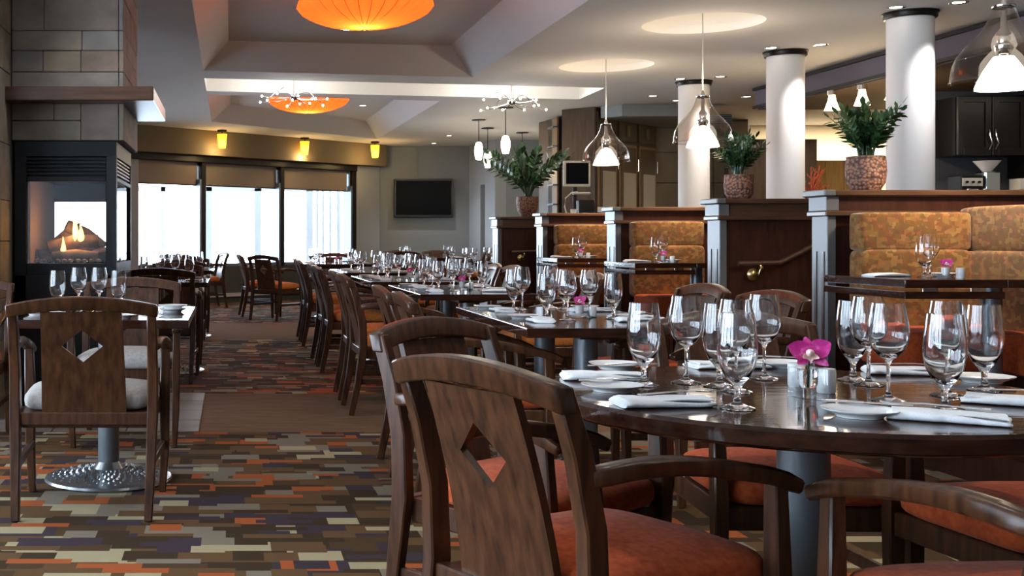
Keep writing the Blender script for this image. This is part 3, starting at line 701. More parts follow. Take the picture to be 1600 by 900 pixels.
# ------------------------------------------------------------------ glassware and table settings
def shell(outer, t, n):                                   # outer profile from foot to rim, inner wall back down
    return B().lathe(outer, n)
def wine_prof():
    o = [(.001, 0), (.034, 0), (.0345, .002), (.020, .0055), (.007, .011), (.0042, .022), (.0038, .05), (.0042, .078), (.008, .088), (.020, .097), (.032, .112), (.0395, .132), (.0405, .148), (.038, .172), (.0335, .196), (.0315, .210)]
    i = [(.0303, .210), (.0322, .196), (.0366, .172), (.039, .148), (.038, .132), (.0305, .1135), (.018, .100), (.001, .096)]
    return o + i
def goblet_prof():
    o = [(.001, 0), (.035, 0), (.0355, .002), (.022, .006), (.008, .012), (.0058, .024), (.0066, .040), (.012, .050), (.022, .062), (.033, .084), (.0385, .108), (.0392, .128), (.037, .158), (.0335, .186), (.0325, .196)]
    i = [(.0313, .196), (.0322, .186), (.0356, .158), (.0377, .128), (.037, .108), (.0315, .0855), (.0205, .065), (.001, .056)]
    return o + i
GM = {}
for nm, pr in (('wine_glass', wine_prof()), ('water_goblet', goblet_prof())):
    a = B().lathe(pr, 32).mesh(nm, 60); a.materials.append(GLASS)
    b = B().lathe(pr, 16).mesh(nm, 60); b.materials.append(GLASS); GM[nm] = (a, b)
def glass(kind, x, y, z, lab, grp, hero=False):
    return ob(kind, GM[kind][0 if hero else 1], None, None, (x, y, z), random.uniform(0, 6), label=lab, category='glass', group=grp)
PLM = B().lathe([(.001, .003), (.036, .003), (.038, 0), (.042, 0), (.044, .004), (.060, .011), (.069, .015), (.0695, .0165), (.060, .0145), (.044, .008), (.001, .0065)], 40).mesh('bread_plate', 50); PLM.materials.append(CHINA)
def plate(x, y, z, lab, grp): return ob('bread_plate', PLM, None, None, (x, y, z), 0, label=lab, category='plate', group=grp)
def napkin_mesh(seed):
    rn = random.Random(seed); b = B(); rings = []; L_, n = .20, 18
    for i in range(n+1):
        u = -1+2*i/n; x = u*L_/2; w = .046*(1+.10*math.sin(u*3+seed))+.006*rn.random(); h = .0068+.0022*math.cos(u*2.2+seed)
        if abs(u) > .95: w *= .96; h *= .8
        ring = []
        for k in range(20):
            a = 2*PI*k/20; c, s_ = math.cos(a), math.sin(a)
            yy_ = w*math.copysign(abs(c)**.45, c); zz_ = h*math.copysign(abs(s_)**.7, s_)+h
            if s_ > .2: zz_ += .002*math.sin(6*yy_/w+u*2)
            ring.append((x+.004*math.sin(yy_*60), yy_+.004*math.sin(u*4+seed), zz_))
        rings.append(ring)
    b.loft(rings)
    me = b.mesh('napkin', 75); me.materials.append(LINEN); return me
def fold_mesh(seed):
    b = B(); rings = []
    for i in range(11):
        u = -1+2*i/10; x = u*.094; 
        rings.append([(x, -.036+.002*math.sin(3*u+seed), .020+.002*math.sin(u*4)), (x, .0, .0245+.002*math.cos(u*3+seed)), (x, .030, .023+.0015*math.sin(u*5)), (x, .030, .0265+.0015*math.sin(u*5)), (x, 0, .029+.002*math.cos(u*3+seed)), (x, -.038, .0245+.002*math.sin(u*4))])
    b.loft(rings); b.v = [(p[0], p[1], p[2]*.62) for p in b.v]; me = b.mesh('fold', 60); me.materials.append(LINEN); return me
NM = [napkin_mesh(k) for k in range(3)]; NF = [fold_mesh(k) for k in range(3)]
nk = [0]
def napkin(x, y, z, rz, lab, grp, fold=True):
    nk[0] += 1; t = thing('napkin', lab, 'napkin', (x, y, z), rz, grp)
    ob('folded_cloth', NM[nk[0] % 3], None, t)
    if fold: ob('top_fold', NF[nk[0] % 3], None, t)
    return t
def fork_mesh():
    b = B().bar([(-.09, 0, .0015), (-.04, 0, .003), (.02, 0, .005), (.045, 0, .004)], [.011, .008, .006, .010], .0022)
    b.bar([(.045, 0, .004), (.058, 0, .0035)], [.014, .022], .0022)
    for k in range(4): b.bar([(.056, -.0085+.0057*k, .0035), (.075, -.0085+.0057*k, .002), (.095, -.0085+.0057*k, .005)], [.0032, .0032, .002], .002)
    me = b.mesh('fork', 40); me.materials.append(SILVER); return me
def knife_mesh():
    b = B().bar([(-.085, 0, .002), (-.04, 0, .003), (.0, 0, .003)], [.010, .009, .007], .004).bar([(0, 0, .003), (.03, .002, .003), (.07, .002, .003), (.085, -.001, .003)], [.012, .016, .015, .005], .0018)
    me = b.mesh('knife', 40); me.materials.append(SILVER); return me
FKM, KNM = fork_mesh(), knife_mesh()
def cutlery(kind, x, y, z, rz, lab, tilt=0): 
    o = ob(kind, FKM if kind == 'fork' else KNM, None, None, (x, y, z), None, label=lab, category=kind, group='cutlery laid on napkins and plates'); o.rotation_euler = (0, tilt, rz)
def petal(b, ang_, ln, w, lift):
    pts = []; c, s_ = math.cos(ang_), math.sin(ang_)
    rows = []
    for i in range(7):
        u = i/6; r = ln*u; ww_ = w*math.sin(PI*min(1, .12+.86*u))**.8
        rows.append([(c*r-s_*ww_*j, s_*r+c*ww_*j, lift*u*u + .25*ww_*abs(j)) for j in (-1, -.5, 0, .5, 1)])
    vv_ = [p for r in rows for p in r]; ff_ = [(i*5+j, i*5+j+1, (i+1)*5+j+1, (i+1)*5+j) for i in range(6) for j in range(4)]
    b.add(vv_, ff_)
votive_n = [0]
def orchid_votive(x, y, z, where, sc=1.0, hero=False, heading=-.4):
    t = thing('votive_vase', 'square clear glass votive vase on '+where, 'vase', (x, y, z), .15, 'orchid votives on the tables'); t.scale = (sc,)*3
    w, h = .026, .056; b = B()
    b.prism([(-w, -w), (w, -w), (w, w), (-w, w)], 0, h); 
    ob('glass_block', b, THING, t, bevel=.003, seg=2)
    ob('inner_cup', B().lathe([(.001, .018), (.014, .018), (.018, .026), (.019, h-.001)], 16), GLASS if hero else WAX, t, smooth=40)
    f = thing('orchid', 'magenta orchid bloom in the votive vase on '+where, 'flower', (x, y-.0, z+h*sc), 0, 'orchid blooms on the tables'); f.scale = (sc,)*3
    fs = 1.0 if hero else .72
    rot = Matrix.Translation((0, -.006, .026*fs)) @ Matrix.Rotation(heading, 4, 'Z') @ Matrix.Rotation(1.2, 4, 'X') @ Matrix.Scale(fs, 4)
    for k, (a, ln, w2, lf) in enumerate(((PI*.5+.1, .036, .0095, -.004), (PI*.5+1.2, .040, .019, .006), (PI*.5-1.05, .042, .019, .010), (PI*.5+2.35, .034, .010, .012), (PI*.5-2.2, .038, .010, .004))):
        pb = B(); petal(pb, a, ln, w2, lf); pb.xf(rot); ob('petal', pb, ORCHID, f, smooth=80)
    lp = B().lathe([(.001, -.002), (.006, .002), (.008, .009), (.0035, .015), (.001, .016)], 10)
    for a in (-.9, 0, .9): petal(lp, -PI/2+a, .018, .006, .012)
    lp.xf(rot); ob('lip', lp, LIP, f, smooth=70)
    ob('stem', B().tube([(0, 0, -h+.02), (0, -.003, .0), (0, -.006, .018*fs)], .002, 6), LEAF, f)
SHK = B().lathe([(.016, 0), (.0175, .003), (.0175, .044), (.016, .048), (.001, .049)], 20, capb=True).mesh('salt_shaker', 45); SHK.materials.append(CHINA)
def shaker(x, y, z, lab, sc=1): 
    o = ob('salt_shaker', SHK, None, None, (x, y, z), 0, label=lab, category='shaker', group='white shakers on the tables'); o.scale = (sc,)*3
TZ = .7505
# --- round table, placed thing by thing
RG = 'glasses on the round table'
hero = [('water_goblet', 1006, 602, 'water goblet at the left of the round table in front of the napkins'), ('wine_glass', 1072, 598, 'wine glass standing alone left of centre on the round table'),
        ('water_goblet', 1152, 638, 'front water goblet of the left glass cluster on the round table'), ('water_goblet', 1124, 604, 'left water goblet of the left glass cluster on the round table'),
        ('wine_glass', 1150, 612, 'wine glass hidden in the middle of the left glass cluster on the round table'),
        ('wine_glass', 1194, 592, 'right wine glass of the left glass cluster beside the orchid'), ('water_goblet', 1333, 594, 'water goblet leftmost of the three glasses right of the orchid'),
        ('wine_glass', 1357, 601, 'middle wine glass of the three right of the orchid'), ('wine_glass', 1388, 626, 'front wine glass just behind the bread plate on the round table'),
        ('water_goblet', 1476, 642, 'front water goblet of the right glass cluster on the round table'), ('wine_glass', 1480, 618, 'wine glass right behind the front goblet of the right cluster'),
        ('water_goblet', 1538, 610, 'rightmost water goblet on the round table')]
for k, px, py, lab in hero:
    x, y = G(px, py, TZ); glass(k, x, y, TZ, lab, RG, True)
NG, PG = 'folded white napkins', 'white bread plates'
for px, py, rz, lab in ((942, 592, -.05, 'white napkin far left on the round table, wrapped round cutlery'), (1035, 633, .12, 'white napkin with fork at the front left of the round table'),
                        (1135, 574, .1, 'white napkin at the far side of the round table beside the left glasses'), (1482, 657, -.5, 'white napkin with fork at the front right of the round table'),
                        (1418, 584, -.2, 'white napkin behind the right glasses on the round table'), (1592, 632, -.6, 'white napkin at the right edge of the round table')):
    x, y = G(px, py, TZ); napkin(x, y, TZ, rz, lab, NG)
for px, py, lab in ((957, 611, 'bread plate with knife at the left edge of the round table'), (962, 576, 'bread plate farther back at the left edge of the round table'), (1225, 574, 'bread plate at the far side of the round table behind the orchid'),
                    (1343, 651, 'bread plate at the front of the round table with knife across'), (1535, 597, 'bread plate at the right side of the round table')):
    x, y = G(px, py, TZ); plate(x, y, TZ, lab, PG)
for kd, px, py, dz, rz, tl, lab in (('knife', 958, 606, .018, .1, 0, 'knife across the left bread plate of the round table'), ('fork', 1055, 630, .0205, .3, 0, 'fork tucked into the front left napkin of the round table'),
                            ('fork', 1462, 652, .0205, 2.6, 0, 'fork tucked into the front right napkin of the round table'), ('knife', 1350, 645, .018, -.5, 0, 'knife across the front bread plate of the round table'),
                            ('knife', 1220, 569, .018, -.4, 0, 'knife across the far bread plate of the round table'), ('fork', 970, 584, .0205, .1, 0, 'fork on the far left napkin of the round table'),
                            ('fork', 1415, 583, .0205, -.3, 0, 'fork on the napkin behind the right glasses'), ('fork', 1590, 627, .0205, -.5, 0, 'fork on the napkin at the right edge of the round table')):
    x, y = G(px, py, TZ); cutlery(kd, x, y, TZ+dz, rz, lab, tl)
x, y = G(1262, 620, TZ); orchid_votive(x, y, TZ, 'the round foreground table', 1.15, True, -.25)
x, y = G(1291, 614, TZ); shaker(x, y, TZ, 'white shaker right of the orchid on the round table', 1.15)
x, y = G(1245, 604, TZ); shaker(x, y, TZ, 'white shaker left of the orchid on the round table', 1.15)
# --- rectangular tables of the right row: four settings each
def settings(x0, x1, y0, y1, tn, full=True, mid=True):
    cx, cy_ = (x0+x1)/2, (y0+y1)/2; L_ = y1-y0
    for sy, wy in ((y0+.27*L_, 'near'), (y0+.75*L_, 'far')):
        for s, wx in ((-1, 'aisle-side'), (1, 'booth-side')):
            where = '%s %s place of the %s' % (wy, wx, tn); hx = (x1-x0)/2
            j = random.uniform(-.02, .02)
            glass('water_goblet', cx+s*(hx-.22)+j, sy+.13, TZ, 'water goblet at the '+where, 'glasses on the right-row tables')
            glass('wine_glass', cx+s*(hx-.28)-j, sy+.24 if s > 0 else sy+.05, TZ, 'wine glass at the '+where, 'glasses on the right-row tables')
            napkin(cx+s*(hx-.15), sy-.02, TZ, PI/2+random.uniform(-.2, .2) if s < 0 else random.uniform(-.2, .2), 'white napkin at the '+where, NG, full)
            if full: plate(cx+s*(hx-.12), sy+.17, TZ, 'bread plate at the '+where, PG)
    if mid:
        orchid_votive(cx+.02, cy_-.12, TZ, 'the '+tn, 1.0); shaker(cx+.09, cy_-.08, TZ, 'white shaker beside the orchid on the '+tn)
settings(1.15, 1.87, 4.47, 5.87, 'second right-row table')
settings(1.18, 1.9, 7.16, 8.6, 'third right-row table')
settings(1.12, 1.9, 9.2, 10.7, 'fourth right-row table')
settings(1.12, 1.9, 11.6, 13.0, 'fifth right-row table', False)
settings(.95, 1.95, 15.5, 16.6, 'far window table', False)
settings(2.9, 4.2, 20.2, 21.0, 'television table', False, False)
settings(3.25, 4.1, 16.4, 17.2, 'pendant-lamp table', False, False)
# --- left row
LGG = 'glasses on the left-row tables'
for k, px, lab in (('water_goblet', 90, 'leftmost'), ('wine_glass', 123, 'second from left'), ('wine_glass', 155, 'third from left'), ('water_goblet', 185, 'rightmost')):
    x, y = G(px, 487, TZ); glass(k, x, y, TZ, '%s of four glasses on the near left table' % lab, LGG, True)
for px, py, lab in ((270, 487, 'white bread plate at the right corner of the near left table'), (60, 492, 'white bread plate at the left of the near left table'), (190, 497, 'white bread plate behind the left armchair rail')):
    x, y = G(px, py, TZ); plate(x, y, TZ, lab, PG)
x, y = G(270, 487, TZ); plate(x, y, TZ+.0165, 'upper white bread plate stacked at the right corner of the near left table', PG)
napkin(-.72, 5.2, TZ, .1, 'white napkin on the near left table behind the armchair back', NG, False)
for (y0, tn) in ((9.1, 'second left table'), (12.4, 'third left table'), (16.2, 'farthest left table')):
    ox = -.2 if y0 > 16 else 0
    for i, (kx, ky, kd) in enumerate(((-.72, .45, 'water_goblet'), (-.58, .42, 'wine_glass'), (-.46, .48, 'wine_glass'), (-.34, .44, 'water_goblet'))):
        glass(kd, kx+ox, y0+ky, TZ, '%s glass of four in a row on the %s' % (('first', 'second', 'third', 'fourth')[i], tn), LGG)
    for i, (kx, ky) in enumerate(((-.30, .2), (-.62, .2), (-.30, .72))):
        plate(kx+ox, y0+ky, TZ, 'bread plate on the %s, %s' % (tn, ('near right corner', 'near left corner', 'far right corner')[i]), PG)
# --- booth tables
for y0, tn in ((5.26, 'nearest'), (8.77, 'middle'), (10.86, 'far')):
    bz = .9105
    glass('water_goblet', 3.08+.27, y0+.30, bz, 'water goblet on the %s booth table' % tn, 'glasses on the booth tables', y0 < 6)
    glass('wine_glass', 3.08+.37, y0+.42, bz, 'wine glass on the %s booth table' % tn, 'glasses on the booth tables', y0 < 6)
    orchid_votive(3.08+.26, y0+.12, bz, 'the %s booth table' % tn, .95); shaker(3.08+.335, y0+.13, bz, 'white shaker on the %s booth table' % tn, 1.05)
    napkin(3.08+.17, y0+.45, bz, .2, 'white napkin on the %s booth table' % tn, NG, False)
    plate(3.08+.46, y0+.46, bz, 'bread plate on the %s booth table' % tn, PG)

# ------------------------------------------------------------------ columns and potted plants
for k, (x, y) in enumerate(((5.37, 9.1), (5.30, 11.0), (5.27, 13.1))):
    t = thing('column', ('nearest round white column, right of the leafy plant', 'middle round white column', 'farthest round white column behind a glass pendant')[k], 'column', (x, y, 0), 0, 'round white columns')
    ob('shaft', B().lathe([(.168, 0), (.168, CZ-.03)], 48, capb=True), COLUMN, t, smooth=40)
    ob('collar', B().lathe([(.168, CZ-.05), (.185, CZ-.05), (.19, CZ-.04), (.19, CZ-.012), (.2, CZ-.01), (.2, CZ)], 48), DARKTRIM, t, smooth=30)
def frond_mesh(rn, h, lean, az, leaf):
    b = B(); pts = []
    for i in range(8):
        u = i/7; r = lean*u**1.6*h; pts.append(Vector((math.cos(az)*r, math.sin(az)*r, h*u*(1-.12*lean*u))))
    b.tube(pts, [.007*(h/.4)*(1-.7*i/7) for i in range(8)], 6)
    n = 9
    for k in range(n):
        u = .32+.68*k/(n-1); i = min(6, int(u*7)); p = pts[i].lerp(pts[i+1], u*7-i) if i < 7 else pts[7]
        t = (pts[min(i+1, 7)]-pts[max(i-1, 0)]).normalized()
        for s in ((-1, 1) if k < n-1 else (0,)):
            side = t.cross(Vector((math.sin(az), -math.cos(az), .35))).normalized()
            d = (side*s*.9 + t*.7 + Vector((0, 0, rn.uniform(-.25, .15)))).normalized() if s else t
            L_ = leaf*rn.uniform(.8, 1.15)*(1-.25*abs(u-.6)); w = d.cross(Vector((math.cos(az+rn.uniform(-1, 1)), math.sin(az), .6))).normalized()*L_*.24; nn = w.cross(d).normalized()
            b.add([p, p+d*L_*.3+w*.85, p+d*L_*.62+w, p+d*L_, p+d*L_*.62-w, p+d*L_*.3-w*.85, p+d*L_*.35+nn*L_*.05, p+d*L_*.65+nn*L_*.04],
                  [(0, 1, 6), (1, 2, 7, 6), (2, 3, 7), (3, 4, 7), (4, 5, 6, 7), (5, 0, 6)])
    return b
def plant(x, y, z, pr, ph, fh, nf, leaf, lab, plab, seed, squat=False, lean=.8):
    rn = random.Random(seed)
    t = thing('potted_plant', lab, 'plant', (x, y, z), 0, 'leafy potted plants on the partitions')
    prof = [(pr*.70, 0), (pr*.93, ph*.22), (pr, ph*.55), (pr*.97, ph*.85), (pr*.93, ph), (pr*.85, ph), (pr*.85, ph*.88)] if not squat else [(pr*.55, 0), (pr*.86, ph*.25), (pr*1.0, ph*.6), (pr*1.0, ph*.9), (pr*.97, ph), (pr*.9, ph), (pr*.88, ph*.88)]
    ob('pot', B().lathe(prof, 36, capb=True), POT, t, smooth=50, label=plab)
    ob('soil', B().lathe([(.001, ph*.9), (pr*.87, ph*.9)], 24), SOIL, t)
    for k in range(nf):
        az = 2*PI*k/nf*2.4+rn.uniform(-.3, .3); fr = frond_mesh(rn, fh*rn.uniform(.7, 1.08), rn.uniform(.10, lean), az, leaf)
        fr.xf(Matrix.Translation((math.cos(az)*pr*.35*rn.random(), math.sin(az)*pr*.35*rn.random(), ph*.88))); ob('frond', fr, LEAF, t, smooth=50)
plant(3.56, 6.455, PT+.002, .105, .19, .31, 30, .066, 'dark green leafy plant on the nearest partition, left of the right column', 'round brown pot with pebble texture', 3)
plant(3.475, 7.87, PT+.002, .098, .165, .27, 28, .058, 'dark leafy plant on the second partition between two columns', 'reddish brown pebbled pot', 9)
plant(3.70, 14.36, PT+.002, .135, .25, .62, 28, .12, 'large spreading leafy plant on the farthest partition', 'squat brown woven-look pot', 14, True, 1.25)

# ------------------------------------------------------------------ hanging lamps
def bell_pendant(x, y, lab, top):
    t = thing('glass_pendant', lab, 'lamp', (x, y, 0), 0, 'clear glass bell pendants over the booths'); zb = 1.865; s = .235
    bell = [(s, .0), (s*.992, .035), (s*.955, .085), (s*.87, .135), (s*.71, .182), (s*.53, .225), (s*.385, .27), (s*.28, .318), (s*.215, .375)]
    bl = B().lathe(bell, 48, (0, 0, zb+.03)); bl.lathe([(s, 0), (s*1.02, -.004), (s*1.02, .004), (s, .008)], 48, (0, 0, zb+.03)); ob('glass_bell', bl, BELL, t, smooth=60)
    co = [(.128, 0), (.127, .012), (.112, .05), (.09, .095), (.062, .14), (.045, .165), (.001, .172)]
    ob('lamp_cone', B().lathe(co, 40, (0, 0, zb-.01)), CONELAMP, t, smooth=60, label='glowing white inner cone')
    ob('socket', B().lathe([(.03, zb+.165), (.042, zb+.19), (.042, zb+.215), (.028, zb+.225), (.034, zb+.27), (.015, zb+.30), (.012, zb+.42)], 20), CHROME, t, smooth=50)
    ob('collar', B().lathe([(.05, zb+.40), (.053, zb+.405), (.053, zb+.415), (.02, zb+.42), (.008, zb+.46)], 24), CHROME, t, smooth=50)
    ob('cable', B().tube([(0, 0, zb+.45), (0, 0, top)], .0045, 6), GREYPL, t)
    light('pendant_light', 'SPOT', (x, y, zb-.03), 42, (1, .86, .66), .08, None, 150, .5)
    light('pendant_glow', 'POINT', (x, y, zb+.55), 9, (1, .80, .55), .06)
bell_pendant(3.92, 9.56, 'clear glass bell pendant over the middle booth', CZ+.2)
bell_pendant(3.88, 11.9, 'clear glass bell pendant over the far booth', CZ+.2)
bell_pendant(3.92, 5.84, 'largest clear glass bell pendant at the right edge of the photo', CZ+.2)
def disc_lamp(x, y, lab):
    t = thing('disc_lamp', lab, 'lamp', (x, y, 2.74), 0, 'orange pleated disc lamps in the ceiling trays'); R_ = .535; nl = 28
    prof = [(.012, .0), (.10, .004), (.22, .018), (.34, .045), (.44, .085), (.505, .125), (.535, .165), (.525, .20), (.47, .235), (.38, .262), (.26, .28), (.14, .29)]
    def puff(r, z, v): return r*(1-.07*(r/R_)*v), z+(.020 if z < .17 else -.012)*v*min(1, r/.25)
    sh = B(); nn = nl*8; rings = []
    for r, z in prof:
        ring = []
        for k in range(nn):
            a = 2*PI*k/nn; q, zq = puff(r, z, abs(math.cos(a*nl/2))**3); ring.append((q*math.cos(a), q*math.sin(a), zq))
        rings.append(ring)
    sh.loft(rings, True, False); ob('silk_shade', sh, ORANGE, t, smooth=70)
    wires = B()
    for k in range(nl):
        a = 2*PI*k/nl; pp = [puff(r, z, 1) for r, z in prof[1:]]; wires.tube([(q*math.cos(a), q*math.sin(a), zq-.003 if zq < .17 else zq+.003) for q, zq in pp], .0028, 4)
    ob('wire_ribs', wires, mat('dark orange rib wire', (.35, .06, .01), .6), t)
    ob('stem', B().tube([(0, 0, .28), (0, 0, .385)], .012, 8), CHROME, t)
    ob('canopy', B().lathe([(.06, .36), (.06, .385)], 20, capb=True), CHROME, t)
    light('disc_bulb', 'POINT', (x, y, 2.82), 9, (1, .72, .42), .05)
    light('disc_uplight', 'POINT', (x, y, 3.06), 5, (1, .48, .2), .04)
disc_lamp(1.05, 9.0, 'large orange pleated disc lamp in the nearer ceiling tray')
disc_lamp(1.02, 15.1, 'orange pleated disc lamp in the farther ceiling tray')
def sputnik(px, lab, y, x):
    zc = CZ-.10
    t = thing('burst_chandelier', lab, 'lamp', (x, y, zc), 0, 'silver burst chandeliers below the ceiling slot')
    ob('hub', B().lathe([(.001, -.06), (.03, -.055), (.055, -.03), (.055, -.01), (.02, .0), (.015, .03), (.015, .58)], 20), CHROME, t, smooth=50)
    rn = random.Random(int(px)); 
    for k in range(14):
        a = 2*PI*k/14+rn.uniform(-.12, .12); R_ = rn.uniform(.24, .43); z1 = rn.uniform(-.10, .05) if k % 2 else rn.uniform(-.12, -.02); hi = .10 if k % 2 else -.02
        c, s_ = math.cos(a), math.sin(a); pts = []
        for i in range(9):
            u = i/8; pts.append((c*R_*u, s_*R_*u, -.02+(z1+.02)*u+hi*math.sin(PI*u)))
        ar = ob('arm', B().tube(pts, .005, 6), CHROME, t, smooth=50)
        ob('bulb', B().lathe([(.001, -.013), (.010, -.008), (.0125, 0), (.010, .008), (.001, .013)], 10, pts[-1]), BULB, ar, smooth=60)
    light('burst_light', 'POINT', (x, y, zc-.0), 15, (1, .94, .86), .3)
def onslot(px, t=.5):
    y = 13.4
    for _ in range(5): x = (px-VX)*y/F; y = 12.87+.1716*(x+.29)+1.12*t
    return x, y
x, y = onslot(460, .45); sputnik(460, 'silver burst chandelier above the farther orange lamp', y, x)
x, y = onslot(800, .45); sputnik(800, 'silver burst chandelier at the right end of the ceiling slot', y, x)
for px, pc, py0, py1, lab in ((748, 187, 222, 250, 'leftmost white oval pendant'), (762, 200, 236, 262, 'lower white oval pendant beside the leftmost one'), (790, 168, 212, 240, 'largest white oval pendant in front of the plant tip'), (816, 207, 245, 270, 'rightmost white oval pendant behind the plant leaves')):
    x, y = G(px, pc, CZ); zt = H+(VY-py0)*y/F; zb = H+(VY-py1)*y/F; h = zt-zb
    t = thing('oval_pendant', lab, 'lamp', (x, y, zb), 0, 'white oval glass pendants'); r = .065
    ob('glass_shade', B().lathe([(r*.62, 0), (r*.85, h*.2), (r, h*.48), (r*.92, h*.72), (r*.66, h*.95), (r*.4, h)], 20, capb=True, capt=True), WHITELAMP, t, smooth=50)
    ob('cord', B().tube([(0, 0, h), (0, 0, CZ-zb)], .006, 6), BLACKM, t)
    ob('canopy', B().lathe([(.10, CZ-zb-.012), (.10, CZ-zb)], 20, capb=True), BLACKM, t)
    light('oval_light', 'POINT', (x, y, zb-.12), 5, (1, .84, .6), .06)
for px, pc, lab in ((347, 203, 'left amber cup lamp below the ceiling by the windows'), (476, 215, 'middle amber cup lamp below the ceiling by the windows'), (586, 221, 'right amber cup lamp beside the television wall')):
    x, y = G(px, pc, CZ)
    t = thing('amber_cup_lamp', lab, 'lamp', (x, y, CZ), 0, 'amber cup lamps along the window wall')
    ob('canopy', B().lathe([(.07, -.035), (.08, -.02), (.08, 0)], 20, capb=True), DARKTRIM, t)
    ob('amber_cup', B().lathe([(.055, -.30), (.062, -.26), (.08, -.10), (.085, -.07)], 20, capb=True), AMBGLASS, t, smooth=40)
    ob('stem', B().tube([(0, 0, -.16), (0, 0, -.03)], .012, 8), DARKTRIM, t)
    ob('bulb', B().lathe([(.001, -.27), (.025, -.255), (.03, -.22), (.02, -.18), (.001, -.16)], 12), BULB, t, smooth=60)
    light('cup_light', 'POINT', (x, y, CZ-.36), 7, (1, .70, .30), .05)
# downlights
dl = 0
def downlight(x, y, z, lab, power=0, spot=70, col=(1, .9, .78), aim=None, r=.055):
    t = thing('downlight', lab, 'downlight', (x, y, z), 0, 'recessed ceiling downlights')
    ob('trim_ring', B().lathe([(r*.8, -.002), (r*1.15, -.006), (r*1.25, -.003), (r*1.25, 0)], 24), CHROME, t, smooth=40)
    ob('lens', B().lathe([(.001, -.001), (r*.8, -.001)], 20), DOWN, t)
    if power:
        o = light('downlight_beam', 'SPOT', (x, y, z-.02), power, col, .03, None, spot, .95)
        if aim: o.rotation_euler = (Vector(aim)-Vector((x, y, z-.02))).to_track_quat('-Z', 'Y').to_euler()
for k, (cx, cy_) in enumerate(((5.37, 9.1), (5.30, 11.0), (5.27, 13.1))):
    nm = ('nearest', 'middle', 'farthest')[k]
    downlight(cx+.13, cy_-.40, CZ, 'downlight grazing the right side of the %s column' % nm, 75, 76, (1, .96, .95), (cx+.05, cy_-.17, .9))
    downlight(cx-.24, cy_-.22, CZ, 'downlight close to the left of the %s column' % nm, 0, 50, (1, .92, .85), (cx-.1, cy_-.15, 1.2))
for px, py, z, lab, pw_ in ((543, 46, 3.13, 'downlight beside the large orange disc lamp', 14), (567, 165, 3.12, 'downlight beside the farther orange disc lamp', 10), (702, 212, CZ, 'downlight by the television wall, right one', 45), (678, 224, CZ, 'downlight by the television wall, left one', 45),
                       (1020, 150, CZ, 'downlight in front of the bar cabinets', 18), (1057, 157, CZ, 'downlight left of the farthest column', 10), (1167, 151, CZ, 'downlight between the farthest and middle columns', 18), (1105, 168, CZ, 'small downlight right of the farthest column', 8)):
    x, y = G(px, py, z); downlight(x, y, z, lab, pw_, 95, (1, .93, .84))
for k, (x, y) in enumerate(((1.3, 3.4), (2.3, 2.2), (-.9, 3.2), (3.0, 6.9), (.2, 4.6), (2.9, 4.2))):
    downlight(x, y, CZ, 'ceiling downlight above the front tables, out of frame, number %s from the left' % ('four', 'five', 'one', 'seven', 'two', 'six')[k], (30, 30, 26, 30, 20, 30)[k], 100, (1, .90, .78))
downlight(2.6, 8.2, CZ, 'ceiling downlight over the third right table', 40, 120, (1, .90, .78))
downlight(-.75, 6.9, CZ, 'ceiling downlight in front of the fireplace, out of frame', 22, 120, (1, .91, .80))

# ------------------------------------------------------------------ television
tv = thing('television', 'black flat television on the slate grey wall', 'television', ((660.5-VX)*tvy/F, tvy-.08, H+(VY-310)*tvy/F))
hw_, hh_ = 46*tvy/F, 30*tvy/F
ob('casing', B().box(-hw_, hw_, -.03, .05, -hh_, hh_), BEZEL, tv, bevel=.01)
ob('screen', B().box(-hw_+.035, hw_-.035, -.034, -.03, -hh_+.05, hh_-.035), SCREEN, tv)
ob('wall_bracket', B().box(-.2, .2, .05, .06, -.2, .2), BLACKM, tv)

# ------------------------------------------------------------------ bar: dark cabinets, point of sale, kitchen wall
bc = thing('bar_cabinet', 'tall dark brown bar cabinet with frosted glass doors', 'cabinet')
ob('side_wall', B().prism([(4.93, 15.6), (4.74, 17.7), (5.4, 17.7), (5.4, 16.1)], 0, CZ-.005), CABW, bc)
ca_t = thing('corner_shelf', 'narrow open shelf unit at the left end of the bar cabinet', 'shelf', (4.78, 16.9, 0))
ob('upright', B().box(-.06, -.035, -.25, .0, 1.2, CZ-.03), FRAMEW, ca_t); ob('back_board', B().box(-.035, .0, -.25, .3, 1.2, CZ-.03), BLACKWOOD, ca_t)
for k in range(6): ob('shelf_board', B().box(-.12, -.035, -.25, .05, 1.3+.28*k, 1.32+.28*k), ALU, ca_t)
P0, P1 = Vector((4.95, 15.6, 0)), Vector((6.28, 17.0, 0)); dv = (P1-P0).normalized(); an = math.atan2(dv.y, dv.x); LN = (P1-P0).length
fc = ob('cabinet_front', B().box(0, LN, .0, .5, 0, CZ-.005), CABW, bc, P0, an)
for k in range(3):
    a0 = .03+k*LN/3; a1 = a0+LN/3-.07
    d_ = ob('door', B().box(a0, a1, -.02, 0, .1, 2.42), FRAMEW, bc, P0, an, bevel=.004)
    ob('door_field', B().box(a0+.05, a1-.05, -.026, -.02, .3, 2.38), CABW, d_)
    ob('frosted_panel', B().box(a0+.12, a1-.06, -.030, -.026, 1.0, 2.02), FROST, d_)
    ob('handle', B().tube([(a1-.025, -.05, 2.05), (a1-.025, -.05, 2.22)], .008, 8), CHROME, d_)
    u_ = ob('upper_door', B().box(a0, a1, -.018, 0, 2.46, CZ-.06), CABW, bc, P0, an, bevel=.004)
    ob('pull', B().box(a0+.25, a0+.29, -.045, -.018, 2.53, 2.68), FRAMEW, u_)
struct('ceiling_bulkhead', B().prism([(5.0, 15.55), (5.2, 15.3), (6.3, 15.3), (6.78, 16.9), (6.36, 16.98)], CZ-.16, CZ-.002), TVWALL, 'grey bulkhead above the bar cabinets', 'bulkhead')
